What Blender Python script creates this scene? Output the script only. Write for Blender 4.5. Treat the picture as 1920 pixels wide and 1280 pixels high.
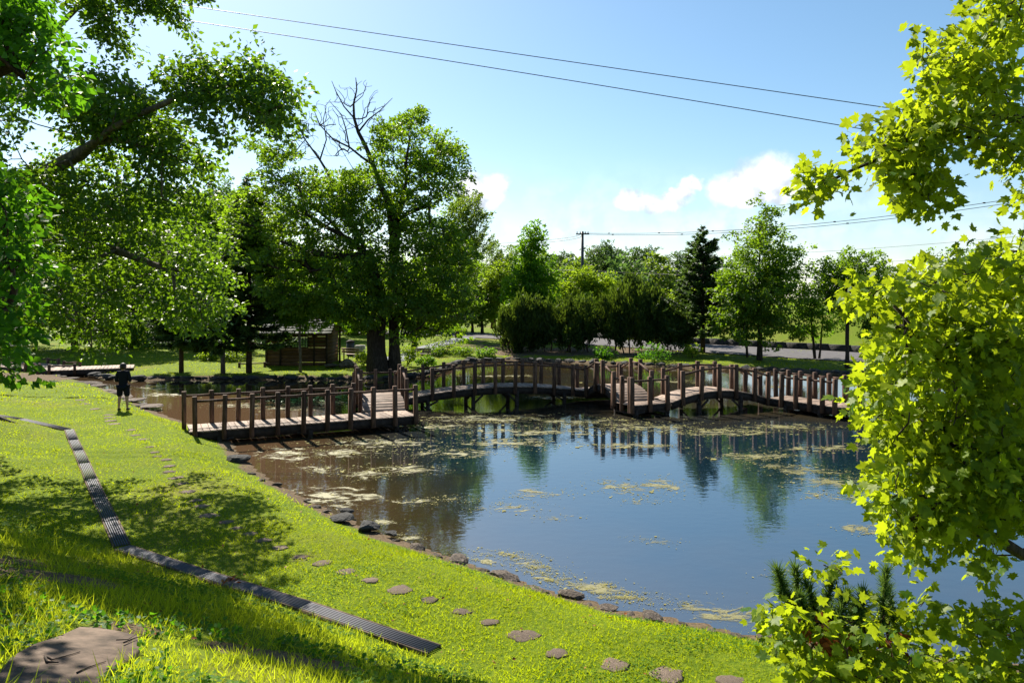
import bpy, math, random
import numpy as np
from mathutils import Vector, Matrix

for o in list(bpy.data.objects):
    bpy.data.objects.remove(o)
S = bpy.context.scene
COL = S.collection
R = math.radians

# ------------------------------------------------------------------ camera
FPX, CX, HY, CAMZ = 1390.0, 960.0, 560.0, 4.5
cam = bpy.data.objects.new('camera', bpy.data.cameras.new('camera'))
COL.objects.link(cam)
cam.location = (0, 0, CAMZ)
cam.rotation_euler = (R(90), 0, 0)
cam.data.sensor_width = 36.0
cam.data.lens = 36.0 * FPX / 1920.0
cam.data.shift_y = -(640.0 - HY) / 1920.0
cam.data.clip_start = 0.1
cam.data.clip_end = 6000.0
S.camera = cam

# ------------------------------------------------------------------ sky, sun, exposure
SUN_AZ, SUN_EL = -29.0, 42.0          # degrees, azimuth from +Y, positive towards +X
W = bpy.data.worlds.new('World'); S.world = W; W.use_nodes = True
wn, wl = W.node_tree.nodes, W.node_tree.links
wn.clear()
def N(nodes, t, **kw):
    n = nodes.new(t)
    for k, v in kw.items(): setattr(n, k, v)
    return n
w_out = N(wn, 'ShaderNodeOutputWorld'); w_bg = N(wn, 'ShaderNodeBackground')
w_bg.inputs['Strength'].default_value = 0.066
sky = N(wn, 'ShaderNodeTexSky', sky_type='NISHITA')
sky.sun_disc = False
sky.sun_elevation = R(SUN_EL); sky.sun_rotation = R(SUN_AZ)
sky.altitude = 50; sky.air_density = 1.0; sky.dust_density = 0.6; sky.ozone_density = 2.6
w_tc = N(wn, 'ShaderNodeTexCoord')
def wmath(op, a, b=None, c=None, clamp=False):
    n = N(wn, 'ShaderNodeMath', operation=op, use_clamp=clamp)
    for i, v in enumerate((a, b, c)):
        if v is None: continue
        if isinstance(v, (int, float)): n.inputs[i].default_value = v
        else: wl.new(v, n.inputs[i])
    return n.outputs[0]
def wvec(op, a, b):
    n = N(wn, 'ShaderNodeVectorMath', operation=op)
    for i, v in enumerate((a, b)):
        if isinstance(v, tuple): n.inputs[i].default_value = v
        else: wl.new(v, n.inputs[i])
    return n
# fair-weather cumulus, puffs placed by direction and torn by noise
cn = N(wn, 'ShaderNodeTexNoise'); cn.inputs['Scale'].default_value = 22; cn.inputs['Detail'].default_value = 7
cn.inputs['Roughness'].default_value = 0.6
wl.new(w_tc.outputs['Generated'], cn.inputs['Vector'])
cn_off = wvec('SUBTRACT', cn.outputs['Color'], (0.5, 0.5, 0.5)).outputs[0]
cn_s = wvec('MULTIPLY', cn_off, (0.052, 0.052, 0.045)).outputs[0]
dirw = wvec('ADD', w_tc.outputs['Generated'], cn_s).outputs[0]
PUFFS = [(882, 350, 40, 30), (908, 352, 34, 30), (930, 366, 24, 28), (895, 382, 40, 18),
         (1190, 378, 42, 20), (1235, 382, 55, 20), (1298, 345, 26, 16), (1278, 362, 22, 14),
         (1385, 356, 54, 40), (1440, 336, 62, 44), (1480, 345, 48, 28), (1425, 372, 66, 22), (1515, 358, 36, 18)]
for k in range(26):                      # the same kind of cloud goes on all round the horizon
    rr = random.Random(k * 7 + 1)
    az0 = 60 + k * 240 / 26 + rr.uniform(-4, 4)
    PUFFS.append(('az', az0, rr.uniform(5.5, 9.5), rr.uniform(30, 70), rr.uniform(14, 30)))
mask = None; shade = None
for p in PUFFS:
    if p[0] == 'az':
        a, e = R(p[1]), R(p[2]); rx, rz = p[3], p[4]
        C = Vector((math.sin(a) * math.cos(e), math.cos(a) * math.cos(e), math.sin(e)))
        iso = True
    else:
        C = Vector(((p[0] - CX) / FPX, 1, (HY - p[1]) / FPX)).normalized(); rx, rz = p[2], p[3]; iso = False
    q = wvec('SUBTRACT', dirw, tuple(C)).outputs[0]
    q = wvec('MULTIPLY', q, (FPX / rx, FPX / rx if iso else FPX / (rx * 4), FPX / rz)).outputs[0]
    ln = wvec('LENGTH', q, (0, 0, 0)).outputs['Value']
    m = wmath('SUBTRACT', 1.25, ln)
    mask = m if mask is None else wmath('SMOOTH_MAX', mask, m, 0.25)
mr = N(wn, 'ShaderNodeMapRange', interpolation_type='SMOOTHSTEP')
mr.inputs['From Min'].default_value = 0.05; mr.inputs['From Max'].default_value = 0.8
wl.new(mask, mr.inputs['Value'])
# thin veil low over the horizon
vn = N(wn, 'ShaderNodeTexNoise'); vn.inputs['Scale'].default_value = 5; vn.inputs['Detail'].default_value = 6
vm = N(wn, 'ShaderNodeMapping'); vm.inputs['Scale'].default_value = (1, 1, 4.5)
wl.new(w_tc.outputs['Generated'], vm.inputs['Vector']); wl.new(vm.outputs[0], vn.inputs['Vector'])
sx = N(wn, 'ShaderNodeSeparateXYZ'); wl.new(w_tc.outputs['Generated'], sx.inputs[0])
band = N(wn, 'ShaderNodeMapRange', interpolation_type='SMOOTHSTEP')
band.inputs['From Min'].default_value = 0.20; band.inputs['From Max'].default_value = 0.04
wl.new(sx.outputs['Z'], band.inputs['Value'])
vr = N(wn, 'ShaderNodeMapRange', interpolation_type='SMOOTHSTEP')
vr.inputs['From Min'].default_value = 0.30; vr.inputs['From Max'].default_value = 0.75
wl.new(vn.outputs['Fac'], vr.inputs['Value'])
veil = wmath('MULTIPLY', wmath('MULTIPLY', vr.outputs[0], band.outputs[0]), 0.55)
fac = wmath('MAXIMUM', wmath('MULTIPLY', mr.outputs[0], 0.97), veil)
# cloud tone: white where thick and lumpy, blue-grey where thin
tn = N(wn, 'ShaderNodeTexNoise'); tn.inputs['Scale'].default_value = 34; tn.inputs['Detail'].default_value = 4
tv = wvec('ADD', w_tc.outputs['Generated'], (0.02, 0.0, -0.02)).outputs[0]
wl.new(tv, tn.inputs['Vector'])
tr = N(wn, 'ShaderNodeMapRange', interpolation_type='SMOOTHSTEP')
tr.inputs['From Min'].default_value = 0.33; tr.inputs['From Max'].default_value = 0.6
wl.new(tn.outputs['Fac'], tr.inputs['Value'])
cc = N(wn, 'ShaderNodeMixRGB'); cc.inputs[1].default_value = (4.4, 4.9, 5.6, 1); cc.inputs[2].default_value = (8.6, 8.7, 8.8, 1)
wl.new(tr.outputs[0], cc.inputs[0])
wmix = N(wn, 'ShaderNodeMixRGB'); wl.new(fac, wmix.inputs[0])
hs = N(wn, 'ShaderNodeHueSaturation'); hs.inputs['Saturation'].default_value = 1.10; hs.inputs['Hue'].default_value = 0.49
wl.new(sky.outputs[0], hs.inputs['Color'])
wl.new(hs.outputs[0], wmix.inputs[1]); wl.new(cc.outputs[0], wmix.inputs[2])
wl.new(wmix.outputs[0], w_bg.inputs['Color']); wl.new(w_bg.outputs[0], w_out.inputs[0])

sun = bpy.data.objects.new('sun', bpy.data.lights.new('sun', 'SUN'))
COL.objects.link(sun)
sun.data.energy = 5.0; sun.data.angle = R(0.53); sun.data.color = (1.0, 0.93, 0.80)
sd = Vector((math.sin(R(SUN_AZ)) * math.cos(R(SUN_EL)), math.cos(R(SUN_AZ)) * math.cos(R(SUN_EL)), math.sin(R(SUN_EL))))
sun.rotation_euler = sd.to_track_quat('Z', 'Y').to_euler()
sun.location = sd * 60

S.view_settings.view_transform = 'Standard'
S.view_settings.look = 'None'
S.view_settings.gamma = 1.0
S.view_settings.use_curve_mapping = False
S.view_settings.exposure = 1.25
S.render.engine = 'CYCLES'
S.cycles.use_denoising = True
S.cycles.max_bounces = 10
S.cycles.diffuse_bounces = 6
S.cycles.glossy_bounces = 3
S.cycles.transmission_bounces = 4
S.cycles.transparent_max_bounces = 6
S.cycles.volume_bounces = 0
S.cycles.sample_clamp_indirect = 6.0
S.cycles.caustics_reflective = False
S.cycles.caustics_refractive = False

# ------------------------------------------------------------------ helpers
def P(px, py, d):                       # the point at depth d that the photograph shows at a pixel
    return np.array([(px - CX) / FPX * d, d, CAMZ + (HY - py) / FPX * d])
def G(px, py, z=0.0):                   # the point on a level at height z
    return P(px, py, (CAMZ - z) * FPX / (py - HY))
def unit(v):
    v = np.asarray(v, float)
    return v / (np.linalg.norm(v, axis=-1, keepdims=True) + 1e-12)
def sstep(a, b, x):
    t = np.clip((x - a) / (b - a), 0, 1)
    return t * t * (3 - 2 * t)

class MB:
    """collects triangles/quads, becomes ONE mesh object"""
    def __init__(s): s.V, s.T, s.Q, s.A, s.n = [], [], [], [], 0
    def add(s, V, T=None, Q=None, tint=0.5):
        V = np.asarray(V, float).reshape(-1, 3); k = len(V)
        if T is not None and len(T): s.T.append(np.asarray(T, int).reshape(-1, 3) + s.n)
        if Q is not None and len(Q): s.Q.append(np.asarray(Q, int).reshape(-1, 4) + s.n)
        s.V.append(V); s.A.append(np.broadcast_to(np.asarray(tint, float), (k,)).copy()); s.n += k
    def mesh(s, name, smooth=False):
        me = bpy.data.meshes.new(name)
        V = np.concatenate(s.V); A = np.concatenate(s.A)
        T = np.concatenate(s.T) if s.T else np.zeros((0, 3), int)
        Q = np.concatenate(s.Q) if s.Q else np.zeros((0, 4), int)
        me.vertices.add(len(V)); me.vertices.foreach_set('co', V.astype(np.float32).ravel())
        idx = np.concatenate([T.ravel(), Q.ravel()]).astype(np.int32)
        me.loops.add(len(idx)); me.loops.foreach_set('vertex_index', idx)
        tot = np.concatenate([np.full(len(T), 3), np.full(len(Q), 4)]).astype(np.int32)
        st = np.concatenate([[0], np.cumsum(tot)[:-1]]).astype(np.int32)
        me.polygons.add(len(tot)); me.polygons.foreach_set('loop_start', st); me.polygons.foreach_set('loop_total', tot)
        if smooth: me.polygons.foreach_set('use_smooth', np.ones(len(tot), bool))
        at = me.attributes.new('tint', 'FLOAT', 'POINT'); at.data.foreach_set('value', A.astype(np.float32))
        me.update(calc_edges=True)
        return me
    def build(s, name, mat, parent=None, smooth=False, **tags):
        return obj(name, s.mesh(name, smooth), mat, parent, **tags)

def tag(o, label=None, cat=None, group=None, kind=None):
    if label: o['label'] = label
    if cat: o['category'] = cat
    if group: o['group'] = group
    if kind: o['kind'] = kind
    return o
def obj(name, me, mat, parent=None, **tags):
    o = bpy.data.objects.new(name, me)
    if mat is not None and me is not None and not me.materials: me.materials.append(mat)
    COL.objects.link(o)
    if parent is not None: o.parent = parent
    return tag(o, **tags)
def empty(name, loc=(0, 0, 0), rz=0.0, **tags):
    o = bpy.data.objects.new(name, None); o.empty_display_size = 0.2
    COL.objects.link(o); o.location = tuple(loc); o.rotation_euler = (0, 0, rz)
    return tag(o, **tags)

BOXQ = [(0, 3, 2, 1), (4, 5, 6, 7), (0, 1, 5, 4), (1, 2, 6, 5), (2, 3, 7, 6), (3, 0, 4, 7)]
def box(mb, c, hx, hy, hz, ax=None, ay=None, az=None, tint=0.5):
    ax = np.array([1, 0, 0.]) if ax is None else np.asarray(ax, float)
    ay = np.array([0, 1, 0.]) if ay is None else np.asarray(ay, float)
    az = np.array([0, 0, 1.]) if az is None else np.asarray(az, float)
    c = np.asarray(c, float)
    V = [c + sx_ * hx * ax + sy_ * hy * ay + sz_ * hz * az for sz_ in (-1, 1) for sx_, sy_ in ((-1, -1), (1, -1), (1, 1), (-1, 1))]
    mb.add(V, Q=BOXQ, tint=tint)
def bevel_box(mb, c, hx, hy, hz, b, ax=None, ay=None, az=None, tint=0.5):
    """a box whose top and bottom edges are chamfered"""
    ax = np.array([1, 0, 0.]) if ax is None else np.asarray(ax, float)
    ay = np.array([0, 1, 0.]) if ay is None else np.asarray(ay, float)
    az = np.array([0, 0, 1.]) if az is None else np.asarray(az, float)
    c = np.asarray(c, float); V = []
    for z, k in ((-hz, b), (-hz + b, 0), (hz - b, 0), (hz, b)):
        for sx_, sy_ in ((-1, -1), (1, -1), (1, 1), (-1, 1)):
            V.append(c + sx_ * (hx - k) * ax + sy_ * (hy - k) * ay + z * az)
    Q = [(0, 3, 2, 1), (12, 13, 14, 15)]
    for l in range(3):
        for i in range(4):
            j = (i + 1) % 4
            Q.append((l * 4 + i, l * 4 + j, l * 4 + 4 + j, l * 4 + 4 + i))
    mb.add(V, Q=Q, tint=tint)
def tube(mb, pts, rad, n=6, tint=0.5, cap=True, lump=0.0, rng=None):
    pts = np.asarray(pts, float); m = len(pts)
    rad = np.broadcast_to(np.asarray(rad, float), (m,))
    tan = np.gradient(pts, axis=0); tan = unit(tan)
    ref = np.array([0, 0, 1.]) if abs(tan[0, 2]) < 0.9 else np.array([1., 0, 0])
    u = unit(np.cross(tan[0], ref)); U = [u]
    for i in range(1, m):
        u = u - tan[i] * np.dot(u, tan[i]); u = unit(u); U.append(u)
    U = np.array(U); Vv = np.cross(tan, U)
    ang = np.arange(n) * 2 * np.pi / n
    ring = np.cos(ang)[None, :, None] * U[:, None, :] + np.sin(ang)[None, :, None] * Vv[:, None, :]
    rr = rad[:, None, None]
    if lump and rng is not None: rr = rr * (1 + lump * rng.standard_normal((m, n, 1)))
    V = (pts[:, None, :] + rr * ring).reshape(-1, 3)
    Q = []
    for i in range(m - 1):
        a = i * n
        for k in range(n):
            k2 = (k + 1) % n
            Q.append((a + k, a + k2, a + n + k2, a + n + k))
    T = []
    if cap:
        V = np.vstack([V, pts[:1], pts[-1:]]); c0, c1 = m * n, m * n + 1
        for k in range(n):
            k2 = (k + 1) % n
            T.append((c0, k2, k)); T.append((c1, (m - 1) * n + k, (m - 1) * n + k2))
    mb.add(V, T, Q, tint)
def stamp(mb, tmpl, tris, org, ax, nrm, sc, tint, wsc=None):
    """copies of a flat template (along, across, up) at many places, merged into one mesh"""
    tmpl = np.asarray(tmpl, float); tris = np.asarray(tris, int)
    n, k = len(org), len(tmpl)
    ax = unit(ax); side = unit(np.cross(nrm, ax)); up = np.cross(ax, side)
    sc = np.broadcast_to(np.asarray(sc, float), (n,)); ws = sc if wsc is None else np.broadcast_to(np.asarray(wsc, float), (n,))
    V = (org[:, None, :] + tmpl[None, :, 0, None] * (ax * sc[:, None])[:, None, :]
         + tmpl[None, :, 1, None] * (side * ws[:, None])[:, None, :]
         + tmpl[None, :, 2, None] * (up * sc[:, None])[:, None, :])
    T = (tris[None] + (np.arange(n) * k)[:, None, None]).reshape(-1, 3)
    tt = np.repeat(np.broadcast_to(np.asarray(tint, float), (n,)), k)
    mb.add(V.reshape(-1, 3), T, None, tt)
LEAF = ([(0, 0, 0), (.45, .34, .07), (1, 0, -.10), (.45, -.34, .07)], [(0, 1, 2), (0, 2, 3)])
NEEDLE = ([(0, .5, 0), (0, -.5, 0), (1, 0, 0)], [(0, 1, 2)])
BLADE = ([(0, .5, 0), (0, -.5, 0), (.55, .38, .06), (.55, -.38, .06), (1, 0, .22)], [(0, 1, 3), (0, 3, 2), (2, 3, 4)])
_mo = [(0, .00), (-.06, .20), (.10, .34), (.06, .56), (.28, .40), (.42, .60), (.56, .52), (.58, .24), (.80, .20), (1.0, .0)]
_mo = [(0.0, 0.0), (-.10, .26), (.10, .30), (.16, .58), (.34, .42), (.60, .62), (.60, .26), (.78, .22), (1.06, 0.0)]
_mv = _mo + [(x, -y) for x, y in _mo[-2:0:-1]]
MAPLE = ([(x, y, .30 * abs(y) - .55 * y * y - .22 * x * x) for x, y in _mv] + [(.34, 0, -.02)],
         [(i, (i + 1) % len(_mv), len(_mv)) for i in range(len(_mv))])
DISC = ([(0, 0, .0), (.5, .55, .05), (1, .25, .0), (1, -.25, .0), (.5, -.55, .05)], [(0, 1, 2), (0, 2, 3), (0, 3, 4)])

# ------------------------------------------------------------------ materials
def mat(name):
    m = bpy.data.materials.new(name); m.use_nodes = True
    nt = m.node_tree; nt.nodes.clear()
    out = N(nt.nodes, 'ShaderNodeOutputMaterial')
    return m, nt.nodes, nt.links, out
def leaf_mat(name, dark, light, glow, trans=0.42, rough=0.45, spec=0.35, mottle=0.0):
    m, n, l, out = mat(name)
    at = N(n, 'ShaderNodeAttribute', attribute_name='tint')
    mx = N(n, 'ShaderNodeMixRGB'); mx.inputs[1].default_value = (*dark, 1); mx.inputs[2].default_value = (*light, 1)
    src = at.outputs['Fac']
    if mottle:                                           # blemishes and vein tone inside one leaf
        nz = N(n, 'ShaderNodeTexNoise'); nz.inputs['Scale'].default_value = 38; nz.inputs['Detail'].default_value = 5; ge = N(n, 'ShaderNodeNewGeometry'); l.new(ge.outputs['Position'], nz.inputs['Vector'])
        ma = N(n, 'ShaderNodeMath', operation='MULTIPLY_ADD', use_clamp=True); ma.inputs[1].default_value = mottle; l.new(nz.outputs['Fac'], ma.inputs[0])
        mb_ = N(n, 'ShaderNodeMath', operation='SUBTRACT'); mb_.inputs[1].default_value = mottle * .5; l.new(src, mb_.inputs[0]); l.new(mb_.outputs[0], ma.inputs[2]); src = ma.outputs[0]
    l.new(src, mx.inputs[0])
    pb = N(n, 'ShaderNodeBsdfPrincipled'); pb.inputs['Roughness'].default_value = rough
    pb.inputs['Specular IOR Level'].default_value = spec
    l.new(mx.outputs[0], pb.inputs['Base Color'])
    tb = N(n, 'ShaderNodeBsdfTranslucent')
    g2 = N(n, 'ShaderNodeMixRGB', blend_type='MIX'); g2.inputs[1].default_value = (*[c * 0.6 for c in glow], 1); g2.inputs[2].default_value = (*glow, 1)
    l.new(src, g2.inputs[0]); l.new(g2.outputs[0], tb.inputs['Color'])
    ms = N(n, 'ShaderNodeMixShader'); ms.inputs[0].default_value = trans
    l.new(pb.outputs[0], ms.inputs[1]); l.new(tb.outputs[0], ms.inputs[2]); l.new(ms.outputs[0], out.inputs[0])
    return m
def rough_mat(name, c1, c2, scale=6.0, rough=0.85, bump=0.4, stretch=(1, 1, 1), detail=6, spec=0.25, c3=None, rand=0.0, dist=0.03):
    """stone, bark, earth, weathered wood: two or three tones broken by noise, with fine relief"""
    m, n, l, out = mat(name)
    tc = N(n, 'ShaderNodeTexCoord'); mp = N(n, 'ShaderNodeMapping'); mp.inputs['Scale'].default_value = stretch
    oi = N(n, 'ShaderNodeObjectInfo'); av = N(n, 'ShaderNodeVectorMath', operation='MULTIPLY_ADD')
    av.inputs[1].default_value = (7.3, 3.1, 5.7); l.new(oi.outputs['Random'], av.inputs[0]); l.new(tc.outputs['Object'], av.inputs[2])
    l.new(av.outputs[0], mp.inputs['Vector'])
    nz = N(n, 'ShaderNodeTexNoise'); nz.inputs['Scale'].default_value = scale; nz.inputs['Detail'].default_value = detail
    nz.inputs['Roughness'].default_value = 0.62
    l.new(mp.outputs[0], nz.inputs['Vector'])
    cr = N(n, 'ShaderNodeValToRGB'); e = cr.color_ramp.elements
    e[0].position = 0.33; e[0].color = (*c1, 1); e[1].position = 0.68; e[1].color = (*c2, 1)
    if c3: x = e.new(0.52); x.color = (*c3, 1)
    l.new(nz.outputs['Fac'], cr.inputs[0])
    src = cr.outputs[0]
    if rand:
        hv = N(n, 'ShaderNodeHueSaturation'); mr_ = N(n, 'ShaderNodeMapRange')
        mr_.inputs['To Min'].default_value = 1 - rand; mr_.inputs['To Max'].default_value = 1 + rand
        l.new(oi.outputs['Random'], mr_.inputs['Value']); l.new(mr_.outputs[0], hv.inputs['Value']); l.new(src, hv.inputs['Color']); src = hv.outputs[0]
    pb = N(n, 'ShaderNodeBsdfPrincipled'); pb.inputs['Roughness'].default_value = rough; pb.inputs['Specular IOR Level'].default_value = spec
    l.new(src, pb.inputs['Base Color'])
    if bump:
        bp = N(n, 'ShaderNodeBump'); bp.inputs['Strength'].default_value = bump; bp.inputs['Distance'].default_value = dist
        l.new(nz.outputs['Fac'], bp.inputs['Height']); l.new(bp.outputs[0], pb.inputs['Normal'])
    l.new(pb.outputs[0], out.inputs[0])
    return m
def plain_mat(name, c, rough=0.6, metal=0.0, spec=0.4):
    m, n, l, out = mat(name)
    nz = N(n, 'ShaderNodeTexNoise'); nz.inputs['Scale'].default_value = 9
    mx = N(n, 'ShaderNodeMixRGB'); mx.inputs[1].default_value = (*[x * 0.8 for x in c], 1); mx.inputs[2].default_value = (*[min(1, x * 1.2) for x in c], 1)
    l.new(nz.outputs['Fac'], mx.inputs[0])
    pb = N(n, 'ShaderNodeBsdfPrincipled'); pb.inputs['Roughness'].default_value = rough; pb.inputs['Metallic'].default_value = metal
    pb.inputs['Specular IOR Level'].default_value = spec
    l.new(mx.outputs[0], pb.inputs['Base Color']); l.new(pb.outputs[0], out.inputs[0])
    return m

M = {}
M['post'] = rough_mat('weathered_post_wood', (.034, .018, .011), (.19, .105, .066), 9, .8, .6, (2.5, 2.5, .4), c3=(.092, .049, .031), rand=.35, dist=.012)
M['deck'] = rough_mat('deck_board_wood', (.11, .075, .055), (.36, .27, .21), 7, .75, .4, (3, .5, 3), c3=(.23, .165, .125), rand=.32, dist=.008)
M['beam'] = rough_mat('dark_beam_wood', (.016, .011, .009), (.055, .038, .030), 7, .8, .4, (1, 1, 1), rand=.2, dist=.01)
M['hut'] = rough_mat('hut_board_wood', (.045, .025, .014), (.15, .082, .045), 7, .8, .4, (.5, 2, 5), rand=.25, dist=.01)
M['roof'] = rough_mat('roof_shingle', (.10, .10, .10), (.24, .235, .23), 7, .9, .4, rand=.25, dist=.01)
M['bark'] = rough_mat('grey_bark', (.016, .012, .009), (.095, .074, .058), 7, .95, 1.0, (2.4, 2.4, .5), detail=8, c3=(.042, .032, .025), dist=.05)
M['bark2'] = rough_mat('brown_bark', (.022, .013, .009), (.10, .062, .042), 8, .95, .9, (2, 2, .5), c3=(.055, .033, .022), dist=.04)
M['bark3'] = rough_mat('pale_bark', (.05, .042, .034), (.20, .17, .14), 6, .95, .8, (2, 2, .5), c3=(.11, .09, .075), dist=.04)
M['stone'] = rough_mat('shore_stone', (.040, .031, .024), (.21, .165, .13), 5, .9, 1.0, c3=(.105, .082, .065), rand=.3, dist=.06)
M['darkstone'] = rough_mat('dark_stone', (.012, .012, .012), (.055, .055, .050), 5, .85, 1.0, c3=(.045, .044, .043), rand=.3, dist=.06)  # dark rock tone; on the far bank rocks it stands for shade
M['slab'] = rough_mat('stepping_stone', (.065, .044, .032), (.22, .162, .122), 16, .9, .8, c3=(.135, .10, .076), rand=.25, dist=.02)
M['cover'] = rough_mat('sandstone_slab', (.050, .036, .026), (.165, .118, .088), 6, .92, .6, c3=(.11, .078, .057), dist=.02, detail=8)  # darkened: the shade on the slope is put into the slab colour
M['concrete'] = rough_mat('pale_concrete', (.22, .20, .18), (.42, .39, .36), 9, .9, .5, c3=(.33, .30, .275), dist=.02)
M['steel'] = plain_mat('galvanised_steel', (.10, .10, .118), .75, .1)
M['pit'] = plain_mat('drain_pit_concrete', (.03, .028, .027), .95)
M['asphalt'] = rough_mat('asphalt', (.07, .064, .068), (.12, .112, .116), 3, .9, .3, c3=(.095, .088, .092))
M['path'] = rough_mat('grey_path', (.12, .13, .15), (.22, .23, .26), 3, .9, .3)
M['wire'] = plain_mat('black_cable', (.012, .012, .016), .5)
M['cloth'] = plain_mat('dark_navy_cloth', (.010, .012, .020), .95, 0, .1)
M['skin'] = plain_mat('skin', (.42, .25, .17), .6)
M['hair'] = plain_mat('dark_hair', (.012, .008, .006), .6)
M['metal_dark'] = plain_mat('dark_painted_metal', (.03, .03, .035), .5)
M['bench'] = rough_mat('bench_wood', (.12, .085, .06), (.30, .23, .17), 7, .8, .3, (.4, 3, 3), dist=.01)
M['litter'] = rough_mat('dead_twig_wood', (.02, .014, .010), (.09, .065, .05), 12, .9, .4)
M['green_net'] = plain_mat('green_net', (.02, .16, .09), .8)

M['grass'] = leaf_mat('lawn_blades', (.075, .145, .003), (.235, .275, .005), (.60, .72, .006), .5, .7, .06)
M['clover'] = leaf_mat('clover_leaf', (.030, .105, .006), (.11, .20, .010), (.32, .58, .012), .45, .65, .1)
M['tall'] = leaf_mat('tall_grass_blades', (.085, .155, .006), (.25, .29, .015), (.62, .72, .02), .52, .55, .12)
M['leaf_left'] = leaf_mat('dark_green_leaf', (.016, .066, .011), (.072, .140, .012), (.27, .48, .012), .42, .45, .3)
M['leaf_near'] = leaf_mat('bright_green_leaf', (.02, .09, .010), (.07, .17, .012), (.20, .50, .012), .42, .55, .2)
M['leaf_mid'] = leaf_mat('mid_green_leaf', (.026, .088, .012), (.10, .165, .014), (.34, .56, .014), .46, .5, .3)
M['leaf_maple'] = leaf_mat('maple_leaf', (.030, .100, .006), (.22, .27, .012), (.52, .65, .015), .52, .5, .22, 1.1)
M['leaf_lime'] = leaf_mat('yellow_green_leaf', (.075, .15, .010), (.20, .26, .016), (.42, .60, .02), .45, .55, .2)
M['leaf_fresh'] = leaf_mat('fresh_green_leaf', (.022, .10, .008), (.10, .19, .010), (.30, .58, .010), .44, .55, .2)
M['leaf_willow'] = leaf_mat('willow_leaf', (.042, .085, .014), (.125, .17, .024), (.34, .50, .03), .44, .5, .3)
M['dwarf'] = leaf_mat('dwarf_pine_needle', (.022, .075, .016), (.10, .17, .03), (.20, .32, .04), .3, .5, .25)
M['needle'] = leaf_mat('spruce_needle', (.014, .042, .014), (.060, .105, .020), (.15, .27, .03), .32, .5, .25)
M['pine'] = leaf_mat('shrub_pine_needle', (.008, .032, .009), (.070, .110, .014), (.18, .28, .018), .28, .5, .2)
M['hazed_leaf'] = leaf_mat('hazed_far_leaf', (.026, .070, .030), (.080, .140, .038), (.20, .36, .06), .40, .6, .2)  # bluish haze of distance put into the leaf colour
M['weed'] = leaf_mat('floating_weed', (.11, .11, .028), (.33, .30, .10), (.2, .2, .04), .15, .8, .2)
M['lily'] = leaf_mat('lily_pad', (.05, .16, .03), (.14, .30, .05), (.2, .4, .05), .2, .4, .4)
M['dead_leaf'] = leaf_mat('rusty_dead_leaf', (.12, .03, .01), (.30, .09, .02), (.3, .08, .02), .3, .6, .2)
# ------------------------------------------------------------------ terrain
_near = [(1500, 1206), (1400, 1192), (1280, 1166), (1160, 1146), (1060, 1116), (960, 1085), (870, 1056), (800, 1032), (735, 1012),
         (690, 992), (640, 972), (585, 945), (530, 915), (480, 885), (445, 852), (425, 822), (385, 806), (330, 788), (282, 770), (245, 748),
         (205, 733), (160, 719), (110, 708), (70, 703)]
_far = [(60, 696), (150, 699), (190, 709), (250, 713), (340, 711), (430, 712), (520, 711), (610, 712), (690, 713), (755, 709), (800, 703),
        (832, 694), (850, 685), (885, 677), (960, 675), (1060, 679), (1150, 683), (1240, 687), (1320, 690), (1420, 693), (1520, 698), (1660, 704)]
POND = np.array([G(a, b)[:2] for a, b in _near + _far] + [(27, 40), (30, 32), (28, 22), (20, 12), (12, 8.5), (7.5, 8.7)])
def pond_dist(x, y):
    """signed distance to the shoreline, positive on land"""
    x = np.asarray(x, float).ravel(); y = np.asarray(y, float).ravel()
    d2 = np.full(x.shape, 1e12); ins = np.zeros(x.shape, bool)
    A = POND; B = np.roll(POND, -1, axis=0)
    for (ax_, ay_), (bx_, by_) in zip(A, B):
        ex, ey = bx_ - ax_, by_ - ay_
        t = np.clip(((x - ax_) * ex + (y - ay_) * ey) / (ex * ex + ey * ey), 0, 1)
        d2 = np.minimum(d2, (x - ax_ - t * ex) ** 2 + (y - ay_ - t * ey) ** 2)
        c = ((ay_ > y) != (by_ > y)) & (x < ex * (y - ay_) / (by_ - ay_ + 1e-12) + ax_)
        ins ^= c
    d = np.sqrt(d2)
    return np.where(ins, -d, d)
D0, D1, D2 = np.array([-13.5, 22.6]), np.array([-6.3, 12.0]), np.array([-0.9, 8.55])   # the drain's bends
def _noise(x, y, s, k):
    return (np.sin(x * s + k) * np.cos(y * s * 1.13 - k * 1.7) + 0.5 * np.sin(x * s * 2.3 - k + 0.7 * y * s) * np.cos(y * s * 2.1 + k)) / 1.5
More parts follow.
